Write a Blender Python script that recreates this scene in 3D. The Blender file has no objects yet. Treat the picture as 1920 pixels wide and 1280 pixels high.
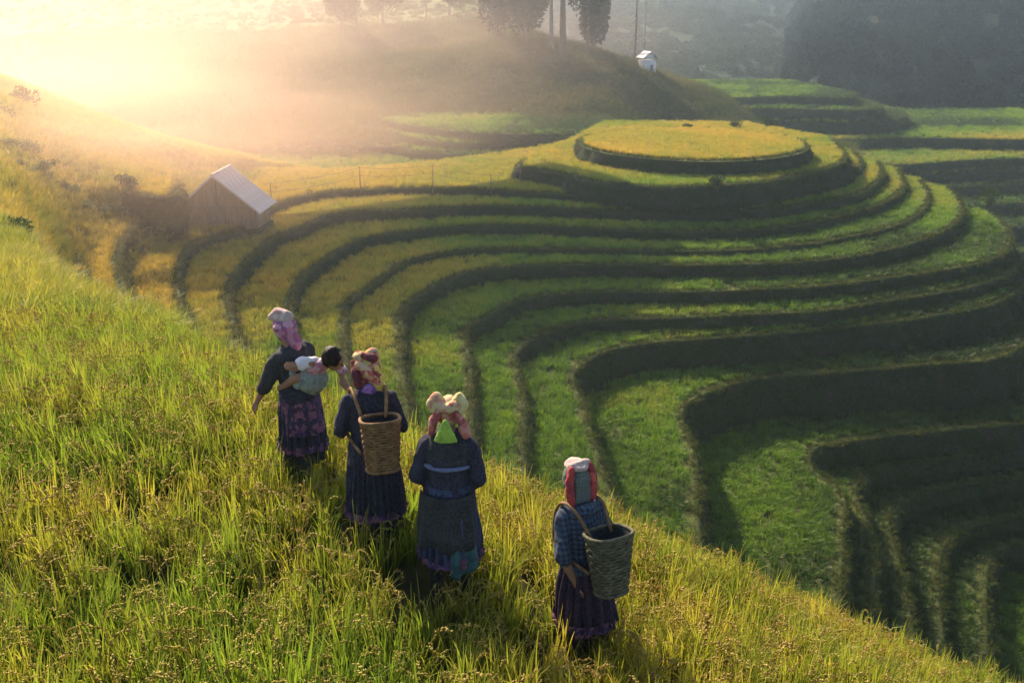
import bpy, bmesh, math, random
import numpy as np
from mathutils import Vector, Matrix, noise, geometry
random.seed(7)
rng = np.random.default_rng(7)
PI = math.pi
R = math.radians
SC = bpy.context.scene
COL = SC.collection

# ------------------------------------------------------------------ camera
PITCH = R(20.0)
cam_d = bpy.data.cameras.new('camera')
cam = bpy.data.objects.new('camera', cam_d)
COL.objects.link(cam)
cam.location = (0, 0, 0)
cam.rotation_euler = (PI/2 - PITCH, 0, 0)
cam_d.lens = 35.0
cam_d.sensor_width = 36.0
cam_d.clip_start = 0.1
cam_d.clip_end = 6000
SC.camera = cam
FPX = 1866.67

# ------------------------------------------------------------------ sky, sun, exposure
SUN_EL, SUN_AZ = R(35.0), R(-30.0)          # azimuth from +Y, negative = to the left
W = bpy.data.worlds.new('World'); SC.world = W; W.use_nodes = True
nt = W.node_tree; nt.nodes.clear()
sky = nt.nodes.new('ShaderNodeTexSky'); sky.sky_type = 'NISHITA'; sky.sun_disc = False
sky.sun_elevation = SUN_EL; sky.sun_rotation = SUN_AZ
sky.dust_density = 2.0
bg = nt.nodes.new('ShaderNodeBackground'); bg.inputs[1].default_value = 0.10
wo = nt.nodes.new('ShaderNodeOutputWorld')
nt.links.new(sky.outputs[0], bg.inputs[0]); nt.links.new(bg.outputs[0], wo.inputs[0])
sun_d = bpy.data.lights.new('sun', 'SUN'); sun_d.energy = 5.0; sun_d.angle = R(1.5)
sun_d.color = (1.0, 0.82, 0.61)
sun = bpy.data.objects.new('sun', sun_d); COL.objects.link(sun)
sdir = Vector((math.sin(SUN_AZ)*math.cos(SUN_EL), math.cos(SUN_AZ)*math.cos(SUN_EL), math.sin(SUN_EL)))
sun.rotation_euler = sdir.to_track_quat('Z', 'Y').to_euler()
sun.location = (-40, 60, 60)
SC.view_settings.view_transform = 'Standard'; SC.view_settings.look = 'None'
SC.view_settings.gamma = 1.0; SC.view_settings.use_curve_mapping = False
SC.view_settings.exposure = 1.2
SC.render.engine = 'CYCLES'
cy = SC.cycles
cy.use_denoising = True
cy.max_bounces = 6; cy.diffuse_bounces = 3; cy.glossy_bounces = 2; cy.transmission_bounces = 3
cy.transparent_max_bounces = 4; cy.volume_bounces = 2; cy.volume_step_rate = 1.0; cy.volume_max_steps = 96
cy.use_adaptive_sampling = True

# ------------------------------------------------------------------ helpers
cp, sp = math.cos(PITCH), math.sin(PITCH)
def ray(px, py):
    u = (px-960)/FPX; v = (640-py)/FPX
    return Vector((u, cp + v*sp, -sp + v*cp))          # per unit of axis depth
def at_z(px, py, z):
    r = ray(px, py); return r*(z/r.z)
def at_d(px, py, d):                                     # d = distance along the ground (y)
    r = ray(px, py); return r*(d/r.y)
def project(P):                                          # world -> photograph pixels
    P = np.asarray(P); dep = P[..., 1]*cp - P[..., 2]*sp
    up = P[..., 1]*sp + P[..., 2]*cp
    return 960 + FPX*P[..., 0]/dep, 640 - FPX*up/dep, dep

def tag(o, label=None, cat=None, group=None, kind=None):
    if label: o['label'] = label
    if cat: o['category'] = cat
    if group: o['group'] = group
    if kind: o['kind'] = kind
    return o
def link(name, me, mat=None, parent=None, smooth=False):
    o = bpy.data.objects.new(name, me); COL.objects.link(o)
    if mat is not None and not me.materials: me.materials.append(mat)
    if parent is not None: o.parent = parent
    if smooth:
        me.polygons.foreach_set('use_smooth', [True]*len(me.polygons))
    return o
def obj(name, bm, mat=None, parent=None, smooth=False):
    me = bpy.data.meshes.new(name); bm.to_mesh(me); bm.free()
    return link(name, me, mat, parent, smooth)
def mesh_np(name, verts, faces, mat=None, parent=None, smooth=False):
    me = bpy.data.meshes.new(name)
    me.from_pydata([tuple(v) for v in verts], [], [tuple(int(i) for i in f) for f in faces]); me.update()
    return link(name, me, mat, parent, smooth)
def empty(name, loc=(0, 0, 0), rz=0, parent=None):
    o = bpy.data.objects.new(name, None); COL.objects.link(o)
    o.location = loc; o.rotation_euler = (0, 0, rz); o.empty_display_size = 0.2
    if parent is not None: o.parent = parent
    return o

# ------------------------------------------------------------------ materials
def newmat(name):
    m = bpy.data.materials.new(name); m.use_nodes = True
    n = m.node_tree; b = n.nodes['Principled BSDF']
    b.inputs['Roughness'].default_value = 0.85
    b.inputs['Specular IOR Level'].default_value = 0.06
    return m, n, b
def ramp(n, fac, stops, interp='LINEAR'):
    r = n.nodes.new('ShaderNodeValToRGB'); n.links.new(fac, r.inputs[0])
    e = r.color_ramp.elements; r.color_ramp.interpolation = interp
    while len(e) < len(stops): e.new(0.5)
    for k, (p, c) in enumerate(stops):
        e[k].position = p; e[k].color = (*c, 1)
    return r.outputs[0]
def nz(n, scale, detail=4, coord='Object', rough=0.55, stretch=None):
    tc = n.nodes.new('ShaderNodeTexCoord'); t = n.nodes.new('ShaderNodeTexNoise')
    t.inputs['Scale'].default_value = scale; t.inputs['Detail'].default_value = detail
    t.inputs['Roughness'].default_value = rough
    src = tc.outputs[coord]
    if stretch:
        mp = n.nodes.new('ShaderNodeMapping'); mp.inputs['Scale'].default_value = stretch
        n.links.new(src, mp.inputs[0]); src = mp.outputs[0]
    n.links.new(src, t.inputs[0]); return t.outputs[0]
def bump(n, b, h, strength=0.4, dist=0.05):
    k = n.nodes.new('ShaderNodeBump'); k.inputs['Strength'].default_value = strength
    k.inputs['Distance'].default_value = dist
    n.links.new(h, k.inputs['Height']); n.links.new(k.outputs[0], b.inputs['Normal'])
def noisy(name, stops, scale=3, detail=5, bs=0.5, bd=0.05, rough=0.85, stretch=None, coord='Object'):
    m, n, b = newmat(name)
    f = nz(n, scale, detail, coord, stretch=stretch)
    n.links.new(ramp(n, f, stops), b.inputs['Base Color'])
    b.inputs['Roughness'].default_value = rough
    if bs: bump(n, b, f, bs, bd)
    return m
def mixc(n, fac, a, b):
    x = n.nodes.new('ShaderNodeMix'); x.data_type = 'RGBA'
    for s, v in ((0, fac), (6, a), (7, b)):
        if isinstance(v, (int, float)): x.inputs[s].default_value = v
        elif isinstance(v, tuple): x.inputs[s].default_value = (*v, 1)
        else: n.links.new(v, x.inputs[s])
    return x.outputs[2]

def leafmat(name, lo, hi, ripe_lo, ripe_hi, transl=0.5, attr='tint', deep=None, gloss=0.04):
    """blade colour: green to ripe by the instance's own tint; leaf cell colour along the blade by vertex attr 'tip'"""
    m = bpy.data.materials.new(name); m.use_nodes = True; n = m.node_tree; n.nodes.clear()
    out = n.nodes.new('ShaderNodeOutputMaterial')
    at = n.nodes.new('ShaderNodeAttribute'); at.attribute_type = 'INSTANCER'; at.attribute_name = attr
    tp = n.nodes.new('ShaderNodeAttribute'); tp.attribute_type = 'GEOMETRY'; tp.attribute_name = 'tip'
    g = mixc(n, tp.outputs['Fac'], lo, hi); r = mixc(n, tp.outputs['Fac'], ripe_lo, ripe_hi)
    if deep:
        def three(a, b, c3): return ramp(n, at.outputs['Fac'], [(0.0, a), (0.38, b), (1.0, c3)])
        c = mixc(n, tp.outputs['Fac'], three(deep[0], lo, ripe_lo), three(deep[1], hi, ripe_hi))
    else: c = mixc(n, at.outputs['Fac'], g, r)
    d = n.nodes.new('ShaderNodeBsdfDiffuse'); t = n.nodes.new('ShaderNodeBsdfTranslucent')
    mx = n.nodes.new('ShaderNodeMixShader'); mx.inputs[0].default_value = transl
    gl = n.nodes.new('ShaderNodeBsdfGlossy'); gl.inputs['Roughness'].default_value = 0.45
    gl.inputs['Color'].default_value = (0.7, 0.7, 0.55, 1)
    m2 = n.nodes.new('ShaderNodeMixShader'); m2.inputs[0].default_value = gloss
    n.links.new(c, d.inputs[0]); n.links.new(c, t.inputs[0])
    n.links.new(d.outputs[0], mx.inputs[1]); n.links.new(t.outputs[0], mx.inputs[2])
    n.links.new(mx.outputs[0], m2.inputs[1]); n.links.new(gl.outputs[0], m2.inputs[2])
    n.links.new(m2.outputs[0], out.inputs[0])
    return m

M = {}
M['rice_leaf'] = leafmat('rice leaf', (0.035, 0.070, 0.008), (0.22, 0.31, 0.022), (0.16, 0.14, 0.014), (0.52, 0.43, 0.045), 0.55)
M['rice_grain'] = leafmat('rice grain', (0.34, 0.29, 0.06), (0.58, 0.50, 0.12), (0.42, 0.27, 0.08), (0.66, 0.48, 0.16), 0.5)
M['far_rice'] = leafmat('far rice', (0.055, 0.125, 0.007), (0.19, 0.34, 0.016), (0.28, 0.21, 0.018), (0.62, 0.43, 0.055), 0.5, deep=((0.014, 0.032, 0.007), (0.035, 0.075, 0.012)))  # deep greens hold painted shade for the right-hand terraces
M['bank_grass'] = leafmat('bank grass', (0.020, 0.034, 0.008), (0.075, 0.11, 0.022), (0.06, 0.06, 0.02), (0.22, 0.18, 0.06), 0.4, gloss=0.0)
M['bush'] = leafmat('bush leaf', (0.022, 0.040, 0.012), (0.075, 0.11, 0.03), (0.11, 0.11, 0.045), (0.24, 0.24, 0.10), 0.5, gloss=0.0)
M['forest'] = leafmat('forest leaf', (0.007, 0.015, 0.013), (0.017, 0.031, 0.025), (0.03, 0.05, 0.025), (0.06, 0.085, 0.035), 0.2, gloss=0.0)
M['soil'] = noisy('field soil', [(0.3, (0.025, 0.022, 0.012)), (0.7, (0.06, 0.06, 0.022))], 4, 5)
M['bund'] = noisy('grassy bund', [(0.3, (0.02, 0.03, 0.010)), (0.7, (0.055, 0.065, 0.02))], 1.6, 6)
M['mud'] = noisy('terrace mud', [(0.3, (0.04, 0.05, 0.015)), (0.7, (0.10, 0.11, 0.03))], 1.5, 6)
M['bark'] = noisy('bark', [(0.3, (0.06, 0.05, 0.04)), (0.7, (0.16, 0.13, 0.10))], 4, 6, 0.6, 0.04, stretch=(1, 1, 0.2))
M['pale_bark'] = noisy('pale bark', [(0.3, (0.16, 0.14, 0.11)), (0.7, (0.32, 0.28, 0.22))], 4, 6, 0.6, 0.04, stretch=(1, 1, 0.2))

def bank_material():
    m, n, b = newmat('earth bank')
    f = nz(n, 1.3, 8, rough=0.7); g = nz(n, 7, 6, rough=0.7, stretch=(1, 1, 0.6))
    c1 = ramp(n, g, [(0.3, (0.022, 0.018, 0.015)), (0.55, (0.060, 0.046, 0.036)), (0.75, (0.11, 0.085, 0.062))])
    c2 = ramp(n, g, [(0.3, (0.010, 0.020, 0.006)), (0.7, (0.036, 0.055, 0.014))])
    k = ramp(n, f, [(0.36, (0, 0, 0)), (0.54, (1, 1, 1))])
    n.links.new(mixc(n, k, c1, c2), b.inputs['Base Color'])
    bump(n, b, g, 0.8, 0.15)
    return m
M['bank'] = bank_material()
M['far_ground'] = noisy('far valley ground', [(0.3, (0.014, 0.024, 0.012)), (0.55, (0.022, 0.040, 0.016)), (0.75, (0.038, 0.055, 0.022))], 0.02, 8, 0.4, 2.0)
M['mountain'] = noisy('mountain soil', [(0.3, (0.010, 0.016, 0.012)), (0.7, (0.03, 0.042, 0.026))], 0.05, 8, 0.5, 2.0)
M['hill_soil'] = noisy('hill field soil', [(0.3, (0.16, 0.13, 0.03)), (0.7, (0.30, 0.23, 0.05))], 0.7, 6)
M['mound'] = noisy('mound grass', [(0.3, (0.06, 0.085, 0.03)), (0.7, (0.14, 0.18, 0.06))], 0.3, 8, 0.6, 0.5)
# ------------------------------------------------------------------ instancing of stuff on points
LIB = {}
def library(name, meshes):
    c = bpy.data.collections.new(name)
    for k, me in enumerate(meshes):
        o = bpy.data.objects.new('%s_%02d' % (name, k), me); c.objects.link(o)
    LIB[name] = (c, len(meshes))
def scatter(name, P, lib, scl, rot, tint, label, cat):
    """one object of stuff: plants standing at the points P"""
    P = np.asarray(P, float); n = len(P)
    me = bpy.data.meshes.new(name); me.vertices.add(n)
    me.vertices.foreach_set('co', P.ravel())
    coll, nv = LIB[lib]
    for an, ty, val in (('scl', 'FLOAT_VECTOR', scl), ('rot', 'FLOAT_VECTOR', rot), ('tint', 'FLOAT', tint)):
        a = me.attributes.new(an, ty, 'POINT')
        a.data.foreach_set('vector' if ty == 'FLOAT_VECTOR' else 'value', np.ascontiguousarray(val, dtype=np.float32).ravel())
    a = me.attributes.new('var', 'INT', 'POINT'); a.data.foreach_set('value', rng.integers(0, nv, n).astype(np.int32))
    me.update()
    o = bpy.data.objects.new(name, me); COL.objects.link(o)
    g = bpy.data.node_groups.new(name + '_nodes', 'GeometryNodeTree')
    g.interface.new_socket('Geometry', in_out='INPUT', socket_type='NodeSocketGeometry')
    g.interface.new_socket('Geometry', in_out='OUTPUT', socket_type='NodeSocketGeometry')
    gi = g.nodes.new('NodeGroupInput'); go = g.nodes.new('NodeGroupOutput')
    ci = g.nodes.new('GeometryNodeCollectionInfo'); ci.inputs['Collection'].default_value = coll
    ci.inputs['Separate Children'].default_value = True; ci.inputs['Reset Children'].default_value = True
    ip = g.nodes.new('GeometryNodeInstanceOnPoints'); ip.inputs['Pick Instance'].default_value = True
    def attr(nm, ty):
        a = g.nodes.new('GeometryNodeInputNamedAttribute'); a.data_type = ty; a.inputs['Name'].default_value = nm
        return a.outputs['Attribute']
    g.links.new(gi.outputs[0], ip.inputs['Points']); g.links.new(ci.outputs[0], ip.inputs['Instance'])
    g.links.new(attr('var', 'INT'), ip.inputs['Instance Index'])
    g.links.new(attr('rot', 'FLOAT_VECTOR'), ip.inputs['Rotation'])
    g.links.new(attr('scl', 'FLOAT_VECTOR'), ip.inputs['Scale'])
    g.links.new(ip.outputs[0], go.inputs[0])
    md = o.modifiers.new('plants', 'NODES'); md.node_group = g
    tag(o, label, cat, kind='stuff')
    return o
def blades_mesh(name, n, spread, h, width, droop, segs, mat, hvar=0.3, grains=0, gmat=None):
    V, F, T, MI = [], [], [], []
    def ribbon(p0, az, ht, w, dr, t0=0., t1=1.):
        side = Vector((-math.sin(az+.6), math.cos(az+.6), 0)); d = Vector((math.cos(az), math.sin(az), 0))
        base = len(V); pts = []
        for k in range(segs+1):
            t = k/segs
            p = p0 + d*(dr*ht*t*t*t) + Vector((0, 0, ht*(t - 0.35*dr*t**3)))
            ww = w*(1-t)**.6*(0.45+0.55*min(1, t*3)) if k < segs else w*0.08
            V.append(p - side*ww/2); V.append(p + side*ww/2); T.extend([t]*2); pts.append(p)
        for k in range(segs):
            a = base+2*k; F.append((a, a+1, a+3, a+2)); MI.append(0)
        return pts
    for _ in range(n):
        a = random.random()*2*PI; r = spread*math.sqrt(random.random()); az = a+random.uniform(-1, 1)
        ribbon(Vector((r*math.cos(a), r*math.sin(a), 0)), az, h*random.uniform(1-hvar, 1+hvar*.6), width*random.uniform(.7, 1.2),
               droop*random.uniform(.2, 1.5))
    for _ in range(grains):
        a = random.random()*2*PI; r = spread*.8*math.sqrt(random.random()); az = random.random()*2*PI
        pts = ribbon(Vector((r*math.cos(a), r*math.sin(a), 0)), az, h*random.uniform(.75, 1.0), width*.35, random.uniform(.1, .35))
        p = pts[-1].copy(); d = Vector((math.cos(az), math.sin(az), .75)).normalized()
        for k in range(21):                                    # drooping head of grain
            d = (d + Vector((0, 0, -.13))).normalized(); p = p + d*.0085
            q = p + Vector((random.uniform(-.009, .009), random.uniform(-.009, .009), random.uniform(-.008, .004)))
            s = (.0062 if k < 14 else .0045)*random.uniform(.8, 1.2); L = .020
            b = len(V); ax = (d + Vector((random.uniform(-.6, .6), random.uniform(-.6, .6), -.3))).normalized()
            u = ax.orthogonal().normalized(); v = ax.cross(u)
            V.extend([q-ax*L*.6, q+u*s, q-u*.5*s+v*s*.87, q-u*.5*s-v*s*.87, q+ax*L*.6])
            T.extend([random.random()]*5)
            for i, j in ((1, 2), (2, 3), (3, 1)):
                F.append((b, b+j, b+i)); F.append((b+4, b+i, b+j)); MI.extend([1, 1])
    me = bpy.data.meshes.new(name); me.from_pydata([tuple(v) for v in V], [], F); me.update()
    at = me.attributes.new('tip', 'FLOAT', 'POINT'); at.data.foreach_set('value', np.array(T, dtype=np.float32))
    me.materials.append(mat)
    if gmat: me.materials.append(gmat); me.polygons.foreach_set('material_index', MI)
    me.polygons.foreach_set('use_smooth', [True]*len(F))
    return me
def leafball_mesh(name, n, rad, leaf, mat, flat=1.0, clumps=7, hollow=.5):
    """crown of leaf-sized faces gathered in clumps with gaps between"""
    V, F, T = [], [], []
    cs = []
    for _ in range(clumps):
        d = Vector((random.gauss(0, 1), random.gauss(0, 1), random.gauss(0, .8))).normalized()*random.uniform(.25, .72)
        cs.append((Vector((d.x*rad[0], d.y*rad[1], d.z*rad[2]*flat)), random.uniform(.32, .55)))
    for _ in range(n):
        c, s = random.choice(cs)
        d = Vector((random.gauss(0, 1), random.gauss(0, 1), random.gauss(0, 1))).normalized()*(random.uniform(hollow, 1)**.6)*s
        p = c + Vector((d.x*rad[0], d.y*rad[1], d.z*rad[2]))
        u = Vector((random.gauss(0, 1), random.gauss(0, 1), random.gauss(0, 1))).normalized(); v = u.orthogonal().normalized()
        w = leaf*random.uniform(.6, 1.4); b = len(V)
        V.extend([p-u*w, p+v*w*.5, p+u*w, p-v*w*.5]); F.append((b, b+1, b+2, b+3)); T.extend([random.random()]*4)
    me = bpy.data.meshes.new(name); me.from_pydata([tuple(v) for v in V], [], F); me.update()
    at = me.attributes.new('tip', 'FLOAT', 'POINT'); at.data.foreach_set('value', np.array(T, dtype=np.float32))
    me.materials.append(mat)
    return me

library('rice_clump', [blades_mesh('rice_clump', 24, .10, .44, .015, .32, 6, M['rice_leaf'], .3, 4, M['rice_grain']) for _ in range(5)] +
        [blades_mesh('rice_clump', 24, .09, .50, .017, .2, 6, M['rice_leaf'], .3, 1, M['rice_grain']) for _ in range(3)])
library('mid_rice', [blades_mesh('mid_rice', 22, .16, .6, .022, .6, 3, M['rice_leaf'], .25) for _ in range(4)])
library('far_rice', [blades_mesh('far_rice', 22, .24, .5, .045, .6, 2, M['far_rice'], .25) for _ in range(5)])
library('grass_tuft', [blades_mesh('grass_tuft', 16, .16, .34, .03, 1.1, 3, M['bank_grass'], .4) for _ in range(5)])
library('shrub', [leafball_mesh('shrub', 420, (1.1, 1.1, .9), .11, M['bush']) for _ in range(5)])
library('forest_tree', [leafball_mesh('forest_tree', 520, (2.6, 2.6, 3.6), .38, M['forest'], clumps=9) for _ in range(5)])

def rots(n, tilt=.12):
    a = np.zeros((n, 3)); a[:, 0] = rng.normal(0, tilt, n); a[:, 1] = rng.normal(0, tilt, n); a[:, 2] = rng.uniform(0, 2*PI, n); return a
def scls(n, lo, hi):
    s = rng.uniform(lo, hi, n); return np.stack([s, s, s*rng.uniform(.85, 1.15, n)], 1)
def fbm(P, s, seed=0.0):
    return np.array([noise.fractal(Vector((p[0]*s+seed, p[1]*s-seed, p[2]*s)), 1.0, 2.0, 4) for p in P])
def sample_faces(V, F, dens):
    """random points on quads/tris; dens = plants per m2, a number or a function of the centre"""
    V = np.asarray(V, float); tri = []
    for f in F:
        tri.append(f[:3])
        if len(f) == 4: tri.append((f[0], f[2], f[3]))
    tri = np.array(tri); a, b, c = V[tri[:, 0]], V[tri[:, 1]], V[tri[:, 2]]
    area = .5*np.linalg.norm(np.cross(b-a, c-a), axis=1)
    if callable(dens): area = area*dens((a+b+c)/3)
    else: area = area*dens
    n = rng.poisson(area); idx = np.repeat(np.arange(len(tri)), n)
    r1, r2 = np.sqrt(rng.random(len(idx))), rng.random(len(idx))
    return (a[idx].T*(1-r1) + b[idx].T*(r1*(1-r2)) + c[idx].T*(r1*r2)).T

# ------------------------------------------------------------------ surfaces from a lattice of surveyed points
def cr(p0, p1, p2, p3, t):
    return .5*((2*p1) + (-p0+p2)*t + (2*p0-5*p1+4*p2-p3)*t*t + (-p0+3*p1-3*p2+p3)*t**3)
def refine(G, k):
    """Catmull-Rom along axis 0"""
    n = G.shape[0]; out = []
    for i in range(n-1):
        p0 = G[max(i-1, 0)]; p1 = G[i]; p2 = G[i+1]; p3 = G[min(i+2, n-1)]
        for j in range(k): out.append(cr(p0, p1, p2, p3, j/k))
    out.append(G[-1]); return np.array(out)
def lattice(ctrl, kr, kc):
    G = np.array([[list(p) for p in row] for row in ctrl], float)
    G = refine(G, kr); G = np.swapaxes(refine(np.swapaxes(G, 0, 1), kc), 0, 1)
    return G
def grid_faces(nr, nc):
    return [(r*nc+c, r*nc+c+1, (r+1)*nc+c+1, (r+1)*nc+c) for r in range(nr-1) for c in range(nc-1)]
def roughen(G, amp, s, seed=0):
    f = G.reshape(-1, 3); f[:, 2] += amp*fbm(f, s, seed); return f.reshape(G.shape)
def surface(name, G, mat, kind='structure', label=None, cat=None):
    F = grid_faces(G.shape[0], G.shape[1]); V = G.reshape(-1, 3)
    o = mesh_np(name, V, F, mat, smooth=True); tag(o, label, cat, kind=kind)
    return o, V, F

# ------------------------------------------------------------------ the big rice terraces
def smooth_line(P, step):
    P = [Vector(p) for p in P]; G = refine(np.array([list(p) for p in P]), 12)
    seg = np.linalg.norm(np.diff(G, axis=0), axis=1); s = np.concatenate([[0], np.cumsum(seg)])
    n = max(int(s[-1]/step), 2); t = np.linspace(0, s[-1], n)
    return np.stack([np.interp(t, s, G[:, k]) for k in range(3)], 1)
def in_poly(P, poly):
    x, y = P[:, 0], P[:, 1]; inside = np.zeros(len(P), bool); n = len(poly); j = n-1
    for i in range(n):
        xi, yi, xj, yj = poly[i][0], poly[i][1], poly[j][0], poly[j][1]
        if yi != yj:
            c = ((yi > y) != (yj > y)) & (x < (xj-xi)*(y-yi)/(yj-yi)+xi)
            inside ^= c
        j = i
    return inside

Z0 = -16.0
def drop(z, x, ylip, ybase, batter=.28):
    p = at_z(x, ylip, z); d = p.y; h = 1.5
    for _ in range(12):
        q = at_d(x, ybase, d - batter*h); h = z - q.z
    return z - h
z1 = drop(Z0, 1300, 303, 335)
zA = drop(z1, 1040, 322, 352)
z2 = drop(zA, 900, 361, 376)
z3 = drop(z2, 1250, 400, 421)
z4 = drop(z3, 1250, 437, 457)
z5 = drop(z4, 1250, 474, 486)
z6 = drop(z5, 1250, 500, 528)
z7 = drop(z6, 1250, 550, 577)
z8 = drop(z7, 1250, 597, 623)
z9 = drop(z8, 1250, 643, 700)
z10 = drop(z9, 1450, 706, 790)
z11 = drop(z10, 1640, 822, 868)
z12 = drop(z11, 1740, 866, 905)
z13 = drop(z12, 1760, 920, 960)
z14 = drop(z13, 1840, 984, 1016)
z15 = drop(z14, 1890, 1030, 1085)
zB = zA + 1.8; zC = zB + 1.8
print('LEVELS', [round(z, 2) for z in (Z0, z1, zC, zB, zA, z2, z3, z4, z5, z6, z7, z8, z9, z10, z11, z12, z13, z14, z15)])

LIPS = [  # name words, z, z below, traced lip (photograph pixels on the level's own plane)
 ('topmost left terrace level beside the field crest', zC, zB, [(135, 470), (121, 442), (124, 420), (140, 395), (165, 370), (200, 363), (250, 367), (295, 373), (322, 372), (334, 362), (338, 350)], 'C'),
 ('narrow left terrace level next to the barn', zB, zA, [(250, 585), (240, 548), (230, 515), (227, 488), (232, 460), (250, 435), (274, 411), (303, 398), (328, 398), (340, 388), (344, 368)], 'C'),
 ('second ring round the golden platform', z1, zA, [(985, 300), (969, 312), (1003, 318), (1056, 329), (1087, 337), (1134, 345), (1228, 353), (1306, 352), (1400, 347), (1441, 343), (1508, 328), (1563, 315), (1588, 300), (1584, 285), (1560, 262)], 'P'),
 ('yellow terrace level with the barn and the wire fence', zA, z2, [(360, 605), (347, 575), (337, 540), (340, 512), (349, 481), (375, 457), (406, 445), (440, 437), (468, 424), (494, 402), (525, 384), (572, 370), (619, 362), (681, 359), (759, 355), (869, 356), (962, 361), (1075, 368), (1150, 374), (1250, 381), (1400, 378), (1500, 362), (1575, 343), (1605, 325), (1618, 306), (1600, 285)], 'A'),
 ('terrace level below the wire fence', z2, z3, [(470, 660), (446, 615), (437, 588), (433, 555), (441, 525), (462, 500), (490, 472), (516, 448), (556, 434), (587, 421), (619, 407), (681, 399), (759, 396), (869, 390), (994, 391), (1119, 397), (1250, 400), (1400, 398), (1481, 390), (1576, 374), (1617, 363), (1644, 345), (1658, 327), (1650, 306)], 'A'),
 ('terrace level bending behind the walking women', z3, z4, [(575, 680), (560, 630), (551, 590), (552, 559), (557, 541), (576, 518), (619, 485), (666, 459), (712, 445), (791, 434), (869, 427), (994, 426), (1119, 432), (1250, 437), (1400, 434), (1481, 426), (1535, 417), (1590, 403), (1644, 388), (1676, 374), (1695, 357), (1696, 338), (1686, 320)], 'A'),
 ('low stepped terrace level with a thin bank', z4, z5, [(662, 790), (656, 720), (651, 640), (650, 597), (657, 570), (681, 552), (712, 530), (744, 507), (775, 491), (837, 478), (900, 471), (994, 470), (1119, 471), (1250, 474), (1400, 471), (1481, 463), (1535, 458), (1590, 447), (1644, 436), (1690, 422), (1725, 403), (1744, 380), (1740, 356), (1728, 340)], 'A'),
 ('terrace level with the bright green crest spot', z5, z6, [(775, 850), (768, 760), (758, 690), (754, 640), (756, 600), (764, 580), (791, 556), (837, 529), (884, 513), (940, 506), (994, 502), (1119, 499), (1250, 500), (1400, 498), (1500, 494), (1590, 485), (1644, 475), (1700, 462), (1752, 444), (1792, 422), (1806, 398), (1800, 376), (1780, 356)], 'A'),
 ('green terrace level above the third woman', z6, z7, [(893, 930), (889, 860), (888, 780), (886, 700), (880, 660), (872, 634), (886, 615), (919, 596), (966, 570), (1012, 559), (1075, 553), (1169, 550), (1294, 550), (1387, 547), (1537, 539), (1650, 526), (1762, 510), (1837, 496), (1885, 476), (1896, 450), (1886, 424), (1860, 402)], 'A'),
 ('green terrace level bending between third and fourth woman', z7, z8, [(995, 960), (990, 880), (986, 830), (988, 780), (984, 730), (974, 700), (968, 674), (976, 657), (998, 641), (1028, 626), (1075, 612), (1137, 602), (1294, 598), (1387, 593), (1537, 586), (1650, 568), (1762, 552), (1837, 536), (1890, 516), (1908, 490), (1900, 462)], 'A'),
 ('green terrace level reaching down to the fourth woman', z8, z9, [(1190, 1020), (1160, 945), (1145, 912), (1130, 870), (1118, 830), (1105, 790), (1098, 755), (1083, 733), (1077, 712), (1083, 697), (1101, 680), (1137, 662), (1200, 648), (1294, 640), (1425, 630), (1537, 620), (1687, 604), (1800, 586), (1856, 574), (1905, 550), (1925, 520), (1915, 490)], 'A'),
 ('broad green terrace level with a tall brown bank', z9, z10, [(1325, 1120), (1316, 1010), (1312, 950), (1310, 880), (1298, 830), (1283, 797), (1281, 776), (1297, 754), (1331, 738), (1387, 720), (1462, 706), (1575, 700), (1725, 687), (1837, 680), (1905, 660), (1940, 625), (1935, 590)], 'A'),
 ('wide dark green terrace level in the valley bend', z10, z11, [(1575, 1180), (1580, 1110), (1584, 1040), (1586, 980), (1588, 940), (1570, 912), (1534, 888), (1519, 862), (1537, 841), (1594, 831), (1650, 821), (1725, 813), (1837, 802), (1930, 795), (2050, 780)], 'A'),
 ('shaded terrace level below the valley bend', z11, z12, [(1640, 1230), (1640, 1120), (1640, 1040), (1625, 970), (1606, 925), (1622, 896), (1650, 881), (1725, 868), (1806, 854), (1930, 840), (2050, 826)], 'A'),
 ('shaded terrace level with a thin pale lip', z12, z13, [(1730, 1280), (1712, 1166), (1696, 1080), (1676, 1010), (1668, 978), (1686, 950), (1710, 937), (1766, 918), (1827, 906), (1930, 896), (2050, 884)], 'A'),
 ('second lowest shaded terrace level at right', z13, z14, [(1790, 1340), (1774, 1220), (1764, 1125), (1763, 1065), (1771, 1030), (1791, 1006), (1827, 987), (1930, 966), (2050, 950)], 'A'),
 ('bottom terrace level barely visible in the lower right corner', z15, z15-1.8, [(1975, 1500), (1968, 1300), (1972, 1190), (2000, 1150), (2050, 1130)], 'A'),
 ('lowest shaded terrace level in the right corner', z14, z15, [(1870, 1380), (1856, 1240), (1852, 1150), (1854, 1080), (1861, 1050), (1878, 1030), (1930, 1020), (2050, 1010)], 'A'),
]
BACK_A = [(1085, 264), (1000, 280), (940, 289), (860, 300), (780, 309), (700, 316), (600, 320), (500, 318)]
backA = [at_z(x, y, zA) for x, y in BACK_A]
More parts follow.
